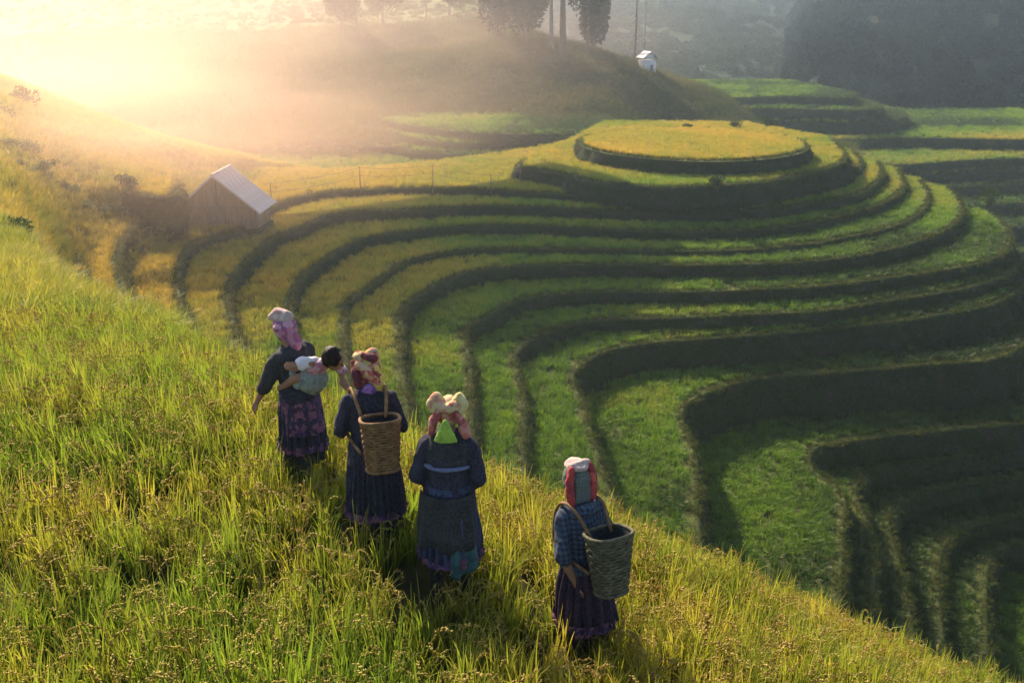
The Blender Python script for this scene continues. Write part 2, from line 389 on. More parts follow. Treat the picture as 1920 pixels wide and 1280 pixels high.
def wall_strip(line, z_lo, batter, rows=7, amp=.36, seed=0):
    """bank under a terrace lip: rough face with its own relief, foot outside the lip"""
    n = len(line); tx = np.gradient(line[:, 0]); ty = np.gradient(line[:, 1]); L = np.hypot(tx, ty)+1e-9
    nx, ny = ty/L, -tx/L                                   # outward = right-hand side of the walk
    V = []
    h = line[0, 2]-z_lo+.25
    for r in range(rows+1):
        t = r/rows
        for k in range(n):
            p = line[k]; w = amp*noise.fractal(Vector((p[0]*.9+seed, p[1]*.9, t*h*.9)), 1, 2, 4)*(1 if r else .5)
            bulge = .10*math.sin(t*PI)
            o = batter*h*t + w + bulge
            V.append((p[0]+nx[k]*o, p[1]+ny[k]*o, p[2]-h*t))
    return V, grid_faces(rows+1, n), (nx, ny)

terr_pts, terr_tint, lip_pts, wall_pts = [], [], [], []
polys = []
def ripeness_and_shade(P):
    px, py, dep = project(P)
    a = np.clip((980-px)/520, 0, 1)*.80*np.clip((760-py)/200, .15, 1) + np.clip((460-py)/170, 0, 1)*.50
    base = .40 - .34*np.clip((px-1250)/420, 0, 1)*np.clip((py-330)/120, 0, 1)  # tint lowered towards the right: shade put into the crop colour
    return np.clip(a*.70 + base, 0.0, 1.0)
def make_level(words, z, zlo, trace, mode, step=.5, density=9.0, back=None, batter=.28, name='rice_terrace'):
    line = smooth_line([at_z(x, y, z) for x, y in trace], step)
    if mode == 'A' or mode == 'C':                         # lower end runs on towards us under the near field
        d = line[0]-line[3]; d /= np.linalg.norm(d)
        ext = np.array([line[0]+d*k for k in range(22, 0, -1)]); line = np.vstack([ext, line])
    s, e = Vector(line[0]), Vector(line[-1])
    tail = []
    if mode == 'A':
        tail = [e+Vector((-3, 5, 0)), Vector((28, 131, z)), Vector((14, 132, z))] if e.x < 70 and z > z10 else [e+Vector((5, 25, 0)), Vector((45, 118, z)), Vector((14, 132, z))]
        tail += [Vector((p.x, p.y, z)) for p in backA]
        tail += [Vector((-75, 108, z)), Vector((-75, s.y, z))]
    elif mode == 'C':
        tail = [e+Vector((-6, 6, 0)), Vector((-75, e.y+8, z)), Vector((-75, s.y, z))]
    elif mode == 'P':
        tail = [Vector((30, 130, z)), Vector((12, 131, z)), at_z(1060, 268, z)]
    elif mode == 'X':
        tail = [Vector((p[0], p[1], z)) for p in back]
    poly = [Vector(p) for p in line] + [Vector((t.x, t.y, z)) for t in tail]
    root = empty(name, (float(np.mean(line[:, 0])), float(np.mean(line[:, 1])), zlo))
    inv = Vector(root.location)
    tris = geometry.tessellate_polygon([poly])
    o = mesh_np('terrace_bed', [tuple(p-inv) for p in poly], tris, M['mud'], root)
    V, F, nrm = wall_strip(line, zlo, batter, seed=z)
    tailw = smooth_line([line[-1]]+[list(t) for t in tail[:2]], 3)
    o = mesh_np('earth_bank', [tuple(Vector(v)-inv) for v in V], F, M['bank'], root, smooth=True)
    full = [tuple(p) for p in poly]
    Vb = [(p[0], p[1], z) for p in full[len(line)-1:]] + [(full[0][0], full[0][1], z)]
    nb = len(Vb); Vb = Vb + [(v[0], v[1], zlo-.3) for v in Vb]
    mesh_np('rear_bank', [tuple(Vector(v)-inv) for v in Vb], [(k, k+1, nb+k+1, nb+k) for k in range(nb-1)], M['bank'], root)
    # low mud bund along the lip
    bv, bf = [], []
    prof = [(-.34, .0), (-.28, .07), (-.18, .10), (-.06, .08), (.03, -.04)]
    for k, p in enumerate(line):
        j = .05*noise.noise(Vector((p[0], p[1], z)))
        for (u, w) in prof: bv.append((p[0]+nrm[0][k]*(u+j)-inv.x, p[1]+nrm[1][k]*(u+j)-inv.y, z+w+j-inv.z+.01))
    m = len(prof)
    for k in range(len(line)-1):
        for q in range(m-1): bf.append((k*m+q, k*m+q+1, (k+1)*m+q+1, (k+1)*m+q))
    mesh_np('field_bund', bv, bf, M['bund'], root, smooth=True)
    tag(root, words, 'terrace', kind='structure'); root['group'] = 'stepped rice terraces'
    # grass on lip and bank
    Wp = sample_faces(np.array(V), F, 4.0); wall_pts.append(Wp)
    k = rng.integers(0, len(line), int(len(line)*step*8)); u = rng.uniform(-.5, .1, len(k))
    lp = np.stack([line[k, 0]+nrm[0][k]*u, line[k, 1]+nrm[1][k]*u, np.full(len(k), z+.05)], 1)
    lp[:, :2] += rng.normal(0, .25, (len(k), 2))*np.stack([-nrm[1][k], nrm[0][k]], 1)
    lip_pts.append(lp)
    return [(p.x, p.y) for p in poly], line, nrm

def crop_on(poly, above, z, density, margin_line=None, ripe=None, near=6.0):
    P = np.array(poly); lo, hi = P.min(0), P.max(0)
    lo = np.maximum(lo, (-75, 15)); hi = np.minimum(hi, (150, 260))
    n = int((hi-lo).prod()*density)
    Q = np.stack([rng.uniform(lo[0], hi[0], n), rng.uniform(lo[1], hi[1], n), np.full(n, z)], 1)
    px, py, dep = project(Q)
    Q = Q[(px > -90) & (px < 2010) & (py > 60) & (py < 1290)]
    Q = Q[in_poly(Q, poly)]
    for a in above: Q = Q[~in_poly(Q, a)]
    if margin_line is not None:
        L = margin_line[::2, :2]; keep = np.ones(len(Q), bool)
        for s in range(0, len(Q), 4000):
            d = np.min(np.hypot(Q[s:s+4000, None, 0]-L[None, :, 0], Q[s:s+4000, None, 1]-L[None, :, 1]), 1); keep[s:s+4000] = d > .75
        Q = Q[keep]
    return Q
level_polys = {}
prev = []
# platform
c0 = at_z(1296, 303, Z0); c1 = at_z(1296, 243, Z0); pc = (c0+c1)/2
l0, r0 = at_z(1083, 268, Z0), at_z(1507, 266, Z0)
rx, ry = (r0.x-l0.x)/2, (c1.y-c0.y)/2; pcx = (r0.x+l0.x)/2
ell = [(pcx+rx*math.cos(t)*(1+.02*math.sin(3*t)), pc.y+ry*math.sin(t)*(1+.02*math.cos(4*t)), Z0) for t in np.linspace(-PI*1.5, PI*.5, 60)[::1]]
def level_from_world(words, pts, z, zlo):
    line = smooth_line(pts, .5); root = empty('rice_terrace', (pcx, pc.y, zlo)); inv = Vector(root.location)
    poly = [Vector(p) for p in line[:-1]]
    mesh_np('terrace_bed', [tuple(p-inv) for p in poly], geometry.tessellate_polygon([poly]), M['mud'], root)
    V, F, nrm = wall_strip(line, zlo, .18, seed=3)
    mesh_np('earth_bank', [tuple(Vector(v)-inv) for v in V], F, M['bank'], root, smooth=True)
    wall_pts.append(sample_faces(np.array(V), F, 2.0))
    k = rng.integers(0, len(line), int(len(line)*2.5)); u = rng.uniform(-.5, .1, len(k))
    lip_pts.append(np.stack([line[k, 0]+nrm[0][k]*u, line[k, 1]+nrm[1][k]*u, np.full(len(k), z+.05)], 1))
    tag(root, words, 'terrace', kind='structure'); root['group'] = 'stepped rice terraces'
    return [(p.x, p.y) for p in poly], line
poly0, line0 = level_from_world('round golden rice platform crowning the spur', ell, Z0, z1)
Q = crop_on(poly0, [], Z0, 14, line0); CR = [(Q, np.full(len(Q), 1.25))]
done = {'P0': poly0}
order = []
for words, z, zlo, trace, mode in LIPS:
    poly, line, nrm = make_level(words, z, zlo, trace, mode)
    order.append((z, poly, line))
allp = [(Z0, poly0, line0)] + order
OFF = []
for z, poly, line in order:
    above = [p for (zz, p, l) in allp if zz > z+.01]
    area_near = 10.0
    Q = crop_on(poly, above, z, area_near, line)
    CR.append((Q, None)); OFF.append(np.full(len(Q), random.uniform(-.09, .09)))
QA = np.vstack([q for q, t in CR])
rp = ripeness_and_shade(QA); rp[len(CR[0][0]):] += np.concatenate(OFF)
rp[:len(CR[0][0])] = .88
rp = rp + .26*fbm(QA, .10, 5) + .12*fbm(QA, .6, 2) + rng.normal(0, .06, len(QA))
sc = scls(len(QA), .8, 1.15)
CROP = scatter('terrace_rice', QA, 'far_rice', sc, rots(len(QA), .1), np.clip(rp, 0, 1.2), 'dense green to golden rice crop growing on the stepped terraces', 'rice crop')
WP = np.vstack(wall_pts); px, py, dep = project(WP); WP = WP[(px > -60) & (px < 1980) & (py < 1290)]
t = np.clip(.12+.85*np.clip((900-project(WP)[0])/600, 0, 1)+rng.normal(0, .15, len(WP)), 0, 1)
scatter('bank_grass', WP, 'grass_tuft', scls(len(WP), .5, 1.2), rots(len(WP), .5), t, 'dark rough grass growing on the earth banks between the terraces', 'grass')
LP = np.vstack(lip_pts); px, py, dep = project(LP); LP = LP[(px > -60) & (px < 1980) & (py < 1290)]
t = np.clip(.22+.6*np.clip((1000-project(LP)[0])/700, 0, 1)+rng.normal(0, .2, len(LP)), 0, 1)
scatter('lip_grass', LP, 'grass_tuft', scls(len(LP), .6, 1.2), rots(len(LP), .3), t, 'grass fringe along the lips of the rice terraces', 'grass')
print('CROP', len(QA), len(WP), len(LP))


# ------------------------------------------------------------------ hazy terraces beyond the ridge, terraces behind the platform, lower right valley
FAR_LEVELS = [
 ('pale hazy upper terrace level below the wooded knoll', -21.5, -22.8, [(150, 150), (350, 185), (560, 206), (642, 211), (710, 226), (780, 239), (871, 249), (972, 253), (1100, 252)], [(30, 205), (-150, 205)]),
 ('pale hazy middle terrace level below the wooded knoll', -22.8, -24.0, [(150, 170), (350, 200), (560, 218), (635, 226), (729, 251), (804, 265), (870, 270), (935, 269), (1080, 262)], [(30, 205), (-150, 205)]),
 ('pale hazy lower terrace level beyond the fenced ridge', -24.0, -25.4, [(150, 215), (350, 232), (560, 252), (665, 267), (747, 278), (822, 289), (897, 292), (960, 290), (1080, 284)], [(30, 205), (-150, 205)]),
 ('lowest pale terrace level beyond the fenced ridge', -25.4, -32.0, [(150, 290), (350, 310), (480, 330), (620, 345), (760, 350), (900, 345), (1080, 330)], [(30, 205), (-150, 205)]),
 ('small topmost terrace level behind the golden platform', -20.9, -22.6, [(1260, 196), (1330, 189), (1400, 184), (1480, 182), (1560, 184), (1600, 184), (1604, 177)], [(60, 222), (20, 222)]),
 ('dark terrace level behind the golden platform', -22.6, -24.6, [(1250, 215), (1340, 207), (1420, 205), (1520, 206), (1600, 208), (1648, 206), (1652, 198)], [(65, 222), (20, 222)]),
 ('long terrace level with rounded end behind the golden platform', -24.6, -27.0, [(1250, 232), (1370, 228), (1500, 229), (1612, 231), (1670, 227), (1698, 217), (1690, 208)], [(70, 222), (20, 222)]),
 ('broad brownish terrace level right of the golden platform', -27.0, -29.0, [(1250, 262), (1450, 259), (1560, 263), (1640, 262), (1720, 260), (1800, 262), (1920, 264), (2080, 266)], [(135, 222), (20, 222)]),
 ('brown terrace level above the right valley', -29.0, -30.6, [(1450, 318), (1640, 312), (1736, 308), (1800, 303), (1894, 299), (2080, 296)], [(135, 222), (20, 222)]),
 ('green terrace level above the right valley', -30.6, -32.3, [(1450, 340), (1640, 333), (1750, 329), (1850, 322), (2080, 316)], [(135, 222), (20, 222)]),
 ('first dim terrace level at the right edge', -32.3, -34.0, [(1500, 380), (1700, 362), (1800, 353), (1920, 346), (2080, 342)], [(135, 222), (20, 222)]),
 ('second dim terrace level at the right edge', -34.0, -36.0, [(1550, 420), (1740, 395), (1920, 381), (2080, 374)], [(135, 222), (20, 222)]),
 ('third dim terrace level at the right edge', -36.0, -38.5, [(1600, 465), (1780, 438), (1920, 424), (2080, 415)], [(135, 222), (20, 222)]),
 ('fourth dim terrace level at the right edge', -38.5, -41.0, [(1650, 510), (1800, 490), (1950, 470), (2080, 460)], [(135, 222), (20, 222)]),
 ('last dim terrace level in the right valley', -41.0, -46.0, [(1650, 585), (1800, 565), (1950, 540), (2080, 530)], [(135, 222), (20, 222)]),
]
wall_pts, lip_pts = [], []
FP, FT = [], []
faro = []
for words, z, zlo, trace, back in FAR_LEVELS:
    poly, line, nrm = make_level(words, z, zlo, trace, 'X', step=1.2, back=back, batter=.5)
    faro.append((z, poly, line, trace[0][0] < 1200))
for z, poly, line, left in faro:
    above = [p for (zz, p, l, lf) in faro if zz > z+.01 and lf == left]
    Q = crop_on(poly, above, z, 3.0, line)
    px, py, dep = project(Q)
    Q = Q[(px > 460) & (Q[:, 1] > 118)]
    FP.append(Q)
QF = np.vstack(FP); px, py, dep = project(QF)
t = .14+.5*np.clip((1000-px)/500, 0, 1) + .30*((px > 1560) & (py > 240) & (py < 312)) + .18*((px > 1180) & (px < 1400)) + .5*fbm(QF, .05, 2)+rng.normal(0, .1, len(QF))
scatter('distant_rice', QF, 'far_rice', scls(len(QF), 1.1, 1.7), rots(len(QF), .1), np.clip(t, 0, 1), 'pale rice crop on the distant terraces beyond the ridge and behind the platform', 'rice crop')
WP = np.vstack(wall_pts); px, py, dep = project(WP); WP = WP[(px > 300) & (px < 2000) & (py > 0)][::3]
scatter('distant_bank_grass', WP, 'grass_tuft', scls(len(WP), 1.5, 3), rots(len(WP), .5), np.clip(rng.normal(.2, .15, len(WP)), 0, 1), 'rough dark grass on the banks of the distant terraces', 'grass')

# ------------------------------------------------------------------ near field on the slope
COLS = [-700, -250, 0, 150, 300, 480, 700, 910, 1200, 1500, 1870, 2300]
ROWS = [
 [(1900, 2.0), (1900, 2.1), (1900, 2.2), (1900, 2.2), (1900, 2.3), (1900, 2.4), (1900, 2.5), (1900, 2.6), (1900, 2.8), (1900, 2.9), (1950, 3.0), (2100, 2.8)],
 [(1280, 3.9), (1280, 4.1), (1280, 4.3), (1280, 4.4), (1280, 4.5), (1280, 4.6), (1280, 4.85), (1280, 5.2), (1290, 5.5), (1330, 5.7), (1540, 4.7), (1770, 4.0)],
 [(1000, 6.0), (1000, 6.2), (1000, 6.3), (1000, 6.3), (1010, 6.3), (1050, 6.0), (1120, 5.7), (1180, 5.75), (1220, 6.1), (1290, 6.2), (1490, 5.2), (1720, 4.5)],
 [(700, 11), (700, 11), (700, 11), (720, 10.5), (760, 9.4), (850, 7.9), (1000, 6.65), (1070, 6.6), (1150, 6.9), (1260, 6.7), (1460, 5.8), (1690, 5.1)],
 [(500, 28), (490, 28), (485, 30), (567, 24), (640, 16), (735, 11), (850, 9.0), (965, 8.2), (1085, 7.9), (1235, 7.4), (1440, 6.4), (1660, 5.6)],
]
ctrl = [[at_d(COLS[k], py, d) for k, (py, d) in enumerate(row)] for row in ROWS]
last = ctrl[-1]
def down(v, fy, dz, sx=0): return Vector((v.x*(1+fy)+sx, v.y*(1+fy), v.z - dz))
ctrl.append([down(v, .16, .09*v.y) if k > 2 else at_d(COLS[k], 430, 38) for k, v in enumerate(last)])
ctrl.append([down(v, .5, .45*v.y) if k > 2 else at_d(COLS[k], 470, 52) for k, v in enumerate(last)])
ctrl.append([down(v, .9, 1.3*v.y+3) if k > 2 else at_d(COLS[k], 560, 70) for k, v in enumerate(last)])
G = roughen(lattice(ctrl, 10, 9), .07, .8, 3)
fld, FV, FF = surface('field_slope', G, M['soil'], 'structure', 'steep soil slope under the near rice field')
from mathutils.bvhtree import BVHTree
fbvh = BVHTree.FromPolygons([tuple(v) for v in FV], FF)
def ground(x, y):
    h = fbvh.ray_cast(Vector((x, y, 20)), Vector((0, 0, -1)))
    return h[0].z if h[0] else -5
def fdens(C):
    d = np.linalg.norm(C, axis=1); px, py, dep = project(C)
    vis = (dep > .8) & (px > -350) & (px < 2250) & (py < 1850) & (py > 100)
    return np.where(d < 12, 42, np.where(d < 18, 24, 15))*vis
FPt = sample_faces(FV, FF, fdens)
FEET = {'w1': (574, 906), 'w2': (708, 1022), 'w3': (846, 1112), 'w4': (1092, 1238)}
FEET = {k: fbvh.ray_cast(Vector((0, 0, 0)), ray(*v).normalized())[0] for k, v in FEET.items()}
print('FEET', {k: tuple(round(c, 2) for c in v) for k, v in FEET.items()})
keep = np.ones(len(FPt), bool); sh = np.ones(len(FPt))
for k, f in FEET.items():
    d = np.hypot(FPt[:, 0]-f.x, (FPt[:, 1]-f.y)); keep &= d > .20
    dn = np.hypot(FPt[:, 0]-f.x*.93, (FPt[:, 1]-f.y+.55)/1.5); sh *= np.where(dn < .45, .62+.38*dn/.45, 1)
cd = np.linalg.norm(FPt, axis=1); keep &= cd > 2.3
FPt, sh, cd = FPt[keep], sh[keep], cd[keep]
px, py, dep = project(FPt)
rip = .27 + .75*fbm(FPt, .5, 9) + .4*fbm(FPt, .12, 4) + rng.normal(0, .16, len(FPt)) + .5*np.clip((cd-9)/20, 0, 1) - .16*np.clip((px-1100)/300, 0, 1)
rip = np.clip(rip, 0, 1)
sc = scls(len(FPt), .75, 1.12)*sh[:, None]
nearm = cd < 17
scatter('rice_crop', FPt[nearm], 'rice_clump', sc[nearm], rots(nearm.sum(), .10), rip[nearm], 'tall rice with drooping grain heads filling the near slope', 'rice crop')
fm = ~nearm
scatter('receding_rice', FPt[fm], 'mid_rice', sc[fm]*1.15, rots(fm.sum(), .16), rip[fm], 'yellow green rice on the slope receding to the left', 'rice crop')
print('FIELD', nearm.sum(), fm.sum())

# ------------------------------------------------------------------ yellow hillside at left
HC = [-900, -400, -100, 0, 60, 150, 250, 350, 430, 520, 620]
HR = [
 [(590, 28), (560, 30), (520, 31), (500, 33), (510, 40), (540, 56), (530, 64), (500, 74), (490, 80), (480, 84), (470, 88)],
 [(440, 40), (430, 42), (410, 42), (400, 44), (410, 50), (410, 68), (402, 75), (412, 81), (402, 87), (395, 93), (390, 96)],
 [(340, 56), (330, 58), (310, 58), (300, 60), (312, 66), (345, 73), (350, 77), (346, 90), (338, 94), (340, 104), (345, 108)],
 [(270, 68), (260, 68), (235, 70), (240, 72), (250, 76), (270, 82), (300, 88), (320, 94), (326, 98), (330, 109), (335, 114)],
 [(160, 80), (160, 82), (160, 86), (172, 88), (188, 90), (216, 94), (248, 97), (275, 100), (294, 103), (312, 111), (325, 118)],
 [(180, 98), (170, 100), (175, 105), (190, 108), (212, 110), (244, 112), (284, 115), (308, 118), (333, 120), (350, 126), (360, 130)],
 [(460, 140), (460, 140), (460, 145), (470, 145), (480, 145), (480, 145), (480, 145), (480, 145), (480, 145), (480, 145), (480, 145)],
]
G = roughen(lattice([[at_d(HC[k], y, d) for k, (y, d) in enumerate(row)] for row in HR], 9, 8), .5, .11, 6)
hill, HV, HF = surface('yellow_hillside', G, M['hill_soil'], 'structure', 'sunlit yellow rice hillside rising at the left')
def hdens(C):
    px, py, dep = project(C)
    return np.where((px > -150) & (px < 720) & (C[:, 1] < 118), np.where(C[:, 1] < 60, 8.0, 5.0), 0)
HP = sample_faces(HV, HF, hdens)
t = .84+.30*fbm(HP, .08, 1)+rng.normal(0, .12, len(HP))
scatter('hillside_rice', HP, 'far_rice', scls(len(HP), 1.0, 1.4), rots(len(HP), .1), np.clip(t, 0, 1.2), 'ripe yellow rice covering the left hillside in the haze', 'rice crop')
hbvh = BVHTree.FromPolygons([tuple(v) for v in HV], HF)
print('HILL', len(HP))

# ------------------------------------------------------------------ wooded knoll
MC = [-100, 250, 600, 720, 850, 950, 1050, 1130, 1200, 1260, 1350, 1450, 1600]
MR = [
 [(300, 150), (290, 150), (275, 152), (275, 152), (275, 152), (275, 152), (275, 152), (272, 152), (268, 152), (268, 152), (268, 152), (285, 152), (290, 152)],
 [(240, 165), (225, 165), (214, 165), (228, 164), (243, 163), (240, 163), (238, 163), (236, 163), (236, 163), (240, 163), (244, 163), (275, 163), (290, 163)],
 [(190, 180), (175, 180), (168, 180), (168, 180), (165, 180), (165, 180), (172, 178), (178, 175), (184, 174), (198, 174), (214, 174), (262, 174), (285, 174)],
 [(130, 200), (115, 200), (110, 200), (108, 200), (98, 200), (88, 200), (98, 196), (112, 190), (131, 187), (152, 187), (182, 187), (250, 187), (280, 187)],
 [(60, 240), (50, 240), (40, 240), (36, 240), (30, 240), (40, 235), (92, 215), (112, 208), (134, 205), (162, 205), (190, 205), (245, 205), (270, 205)],
 [(-20, 290), (-30, 290), (-40, 290), (-40, 290), (-30, 290), (20, 280), (130, 250), (180, 240), (220, 235), (235, 230), (245, 230), (255, 230), (270, 230)],
 [(60, 380), (50, 380), (40, 380), (40, 380), (60, 380), (110, 360), (220, 300), (300, 280), (340, 270), (350, 270), (350, 270), (350, 270), (350, 270)],
]
G = roughen(lattice([[at_d(MC[k], y, d) for k, (y, d) in enumerate(row)] for row in MR], 9, 8), .9, .06, 11)
knoll, KV, KF = surface('wooded_knoll', G, M['mound'], 'structure', 'grassy knoll covered in scrub behind the terraces')
def kd(C):
    px, py, dep = project(C); return np.where((px > -100) & (px < 1300) & (C[:, 1] < 300), np.clip((px+100)/700, .05, 1)*.30, 0)
KP = sample_faces(KV, KF, kd); t = np.clip(.25+.9*fbm(KP, .07, 8), 0, 1)
scatter('knoll_scrub', KP, 'shrub', scls(len(KP), .5, 1.5)*np.array([1, 1, .8]), rots(len(KP), .2), t, 'scrub and low bushes covering the hazy knoll', 'scrub')
def kd2(C):
    px, py, dep = project(C); return np.where((px > -100) & (px < 1650) & (C[:, 1] < 230), 2.5*np.clip((px+100)/700, .05, 1), 0)
KP2 = sample_faces(KV, KF, kd2)
scatter('knoll_grass', KP2, 'grass_tuft', scls(len(KP2), 2.2, 4.5), rots(len(KP2), .3), np.clip(.40+.8*fbm(KP2, .09, 3), 0, 1), 'tall pale grass between the bushes of the knoll', 'grass')
kbvh = BVHTree.FromPolygons([tuple(v) for v in KV], KF)
def on_knoll(px, d):
    x = at_d(px, 200, d).x
    for _ in range(3):
        h = kbvh.ray_cast(Vector((x, d, 80)), Vector((0, 0, -1))); z = h[0].z if h[0] else -22
        x = (px-960)/FPX*(d*cp - z*sp)
    return Vector((x, d, z))

# ------------------------------------------------------------------ far valley and mountains
LC = [-1600, -700, -200, 200, 600, 1000, 1200, 1400, 1650, 1900, 2500]
LR = [
 [(430, 150)]*11,
 [(330, 200), (330, 200), (330, 200), (330, 200), (320, 200), (300, 200), (250, 232), (215, 240), (215, 240), (260, 230), (300, 225)],
 [(230, 270), (230, 270), (230, 270), (240, 270), (230, 270), (200, 280), (172, 290), (150, 300), (150, 310), (200, 300), (240, 290)],
 [(130, 380), (130, 380), (140, 380), (150, 380), (140, 380), (110, 380), (95, 380), (80, 400), (80, 420), (100, 420), (110, 420)],
 [(40, 540), (40, 540), (50, 540), (60, 540), (40, 540), (20, 520), (10, 520), (0, 540), (0, 560), (0, 560), (0, 560)],
 [(-40, 800), (-60, 800), (-50, 800), (-30, 800), (-50, 800), (-70, 760), (-90, 740), (-110, 740), (-120, 760), (-120, 760), (-120, 760)],
 [(-70, 1100), (-90, 1100), (-80, 1100), (-60, 1100), (-80, 1100), (-110, 1050), (-120, 1000), (-130, 1000), (-140, 1000), (-140, 1000), (-140, 1000)],
]
G = roughen(lattice([[at_d(LC[k], y, d) for k, (y, d) in enumerate(row)] for row in LR], 12, 12), 7, .012, 21)
far, AV, AF = surface('far_mountainside', G, M['far_ground'], 'structure', 'hazy green mountainside across the valley')
def ad(C):
    px, py, dep = project(C); n = np.array([noise.fractal(Vector((c[0]*.012, c[1]*.012, 3)), 1, 2, 3) for c in C])
    return np.where((px > -100) & (px < 2000) & (C[:, 1] < 620) & (C[:, 1] > 180) & (n > -.25), .034, .028)*((px > -100) & (px < 2000))
AP = sample_faces(AV, AF, ad)
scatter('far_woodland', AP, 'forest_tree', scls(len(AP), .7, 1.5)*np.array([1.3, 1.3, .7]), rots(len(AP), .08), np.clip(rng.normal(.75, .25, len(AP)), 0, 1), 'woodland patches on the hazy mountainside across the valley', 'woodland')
DC = [1470, 1530, 1650, 1780, 1920, 2200, 2600]
DR = [
 [(330, 215), (330, 205), (330, 196), (330, 190), (330, 188), (330, 186), (330, 186)],
 [(215, 250), (196, 232), (240, 224), (258, 222), (264, 222), (264, 222), (264, 222)],
 [(170, 300), (118, 252), (145, 244), (160, 240), (170, 238), (170, 236), (170, 236)],
 [(120, 360), (62, 300), (58, 285), (62, 275), (66, 270), (66, 268), (66, 268)],
 [(80, 440), (18, 380), (-30, 350), (-40, 330), (-44, 320), (-44, 316), (-44, 316)],
 [(40, 560), (-20, 480), (-110, 440), (-140, 420), (-150, 400), (-150, 400), (-150, 400)],
 [(20, 660), (-10, 640), (-90, 620), (-120, 600), (-130, 600), (-130, 600), (-130, 600)],
]
G = roughen(lattice([[at_d(DC[k], y, d) for k, (y, d) in enumerate(row)] for row in DR], 9, 9), 3.5, .03, 31)
dm, DV, DF = surface('forested_mountain', G, M['mountain'], 'structure', 'steep dark forested mountain at the upper right')
def dd(C):
    px, py, dep = project(C); return np.where((px > 1380) & (px < 2080) & (C[:, 1] < 480), .075, .004)*((px > 1300) & (px < 2400))
DP = sample_faces(DV, DF, dd)
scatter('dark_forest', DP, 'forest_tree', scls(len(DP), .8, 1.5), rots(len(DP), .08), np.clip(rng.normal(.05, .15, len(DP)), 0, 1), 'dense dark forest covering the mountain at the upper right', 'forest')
print('WOODS', len(AP), len(DP), len(KP), len(KP2))
o = mesh_np('valley_floor', [(-1400, -120, -58), (1400, -120, -58), (1400, 1400, -58), (-1400, 1400, -58)], [(0, 1, 2, 3)], M['far_ground']); tag(o, kind='structure')

# ------------------------------------------------------------------ tubes, lofts, boxes
def add_tube(bm, pts, radii, seg=8, cap=True):
    rings = []; pts = [Vector(p) for p in pts]
    for i, p in enumerate(pts):
        t = (pts[min(i+1, len(pts)-1)]-pts[max(i-1, 0)]).normalized()
        if i == 0: u = t.orthogonal().normalized()
        else: u = (u - t*u.dot(t)).normalized()
        v = t.cross(u); r = radii[i] if hasattr(radii, '__len__') else radii
        rings.append([bm.verts.new(p + u*r*math.cos(2*PI*k/seg) + v*r*math.sin(2*PI*k/seg)) for k in range(seg)])
    for a, b in zip(rings, rings[1:]):
        for k in range(seg): bm.faces.new((a[k], a[(k+1) % seg], b[(k+1) % seg], b[k]))
    if cap: bm.faces.new(rings[0][::-1]); bm.faces.new(rings[-1])
def add_box(bm, c, s, rot=None):
    m = Matrix.Translation(Vector(c)) @ (rot.to_4x4() if rot else Matrix.Identity(4)) @ Matrix.Diagonal((*s, 1))
    bmesh.ops.create_cube(bm, size=1, matrix=m)
def add_ball(bm, c, r, seg=14, rot=None):
    r = r if hasattr(r, '__len__') else (r, r, r)
    m = Matrix.Translation(Vector(c)) @ (rot.to_4x4() if rot else Matrix.Identity(4)) @ Matrix.Diagonal((*r, 1))
    bmesh.ops.create_uvsphere(bm, u_segments=seg, v_segments=seg//2+2, radius=1, matrix=m)
def add_limb(bm, pts, radii):
    """tapered limb with rounded joints"""
    for i, (p, r) in enumerate(zip(pts, radii)): add_ball(bm, p, r*.99, 12)
    for (a, ra), (b, rb) in zip(zip(pts, radii), zip(pts[1:], radii[1:])): add_tube(bm, [a, b], [ra, rb], 12)
def add_loft(bm, rings, seg=28, cap=True):
    """rings = (centre, rx, ry [, squareness])"""
    R_ = []
    for rg in rings:
        c, rx, ry = Vector(rg[0]), rg[1], rg[2]; e = rg[3] if len(rg) > 3 else 1.0
        ring = []
        for k in range(seg):
            a = 2*PI*k/seg; ca, sa = math.cos(a), math.sin(a)
            ring.append(bm.verts.new(c + Vector((rx*math.copysign(abs(ca)**e, ca), ry*math.copysign(abs(sa)**e, sa), 0))))
        R_.append(ring)
    for a, b in zip(R_, R_[1:]):
        for k in range(seg): bm.faces.new((a[k], a[(k+1) % seg], b[(k+1) % seg], b[k]))
    if cap: bm.faces.new(R_[0][::-1]); bm.faces.new(R_[-1])
def fuse(bm, voxel, smooth_it=2, fold=None):
    """one continuous surface from overlapping volumes, with optional cloth folds"""
    me = bpy.data.meshes.new('tmp'); bm.to_mesh(me); bm.free()
    o = bpy.data.objects.new('tmp', me); COL.objects.link(o)
    m = o.modifiers.new('r', 'REMESH'); m.mode = 'VOXEL'; m.voxel_size = voxel
    if smooth_it:
        s = o.modifiers.new('s', 'SMOOTH'); s.iterations = smooth_it; s.factor = .6
    dg = bpy.context.evaluated_depsgraph_get(); dg.update()
    out = bpy.data.meshes.new_from_object(o.evaluated_get(dg)); bpy.data.objects.remove(o); bpy.data.meshes.remove(me)
    if fold:
        amp, sx, sz, seed = fold
        n = len(out.vertices); co = np.empty(n*3); out.vertices.foreach_get('co', co); co = co.reshape(-1, 3)
        no = np.empty(n*3); out.vertices.foreach_get('normal', no); no = no.reshape(-1, 3)
        d = np.array([noise.fractal(Vector((p[0]*sx+seed, p[1]*sx, p[2]*sz)), 1.0, 2.0, 3) for p in co])
        co += no*(amp*d)[:, None]; out.vertices.foreach_set('co', co.ravel()); out.update()
    return out
def put(name, me, mat, parent=None): return link(name, me, mat, parent, smooth=True)

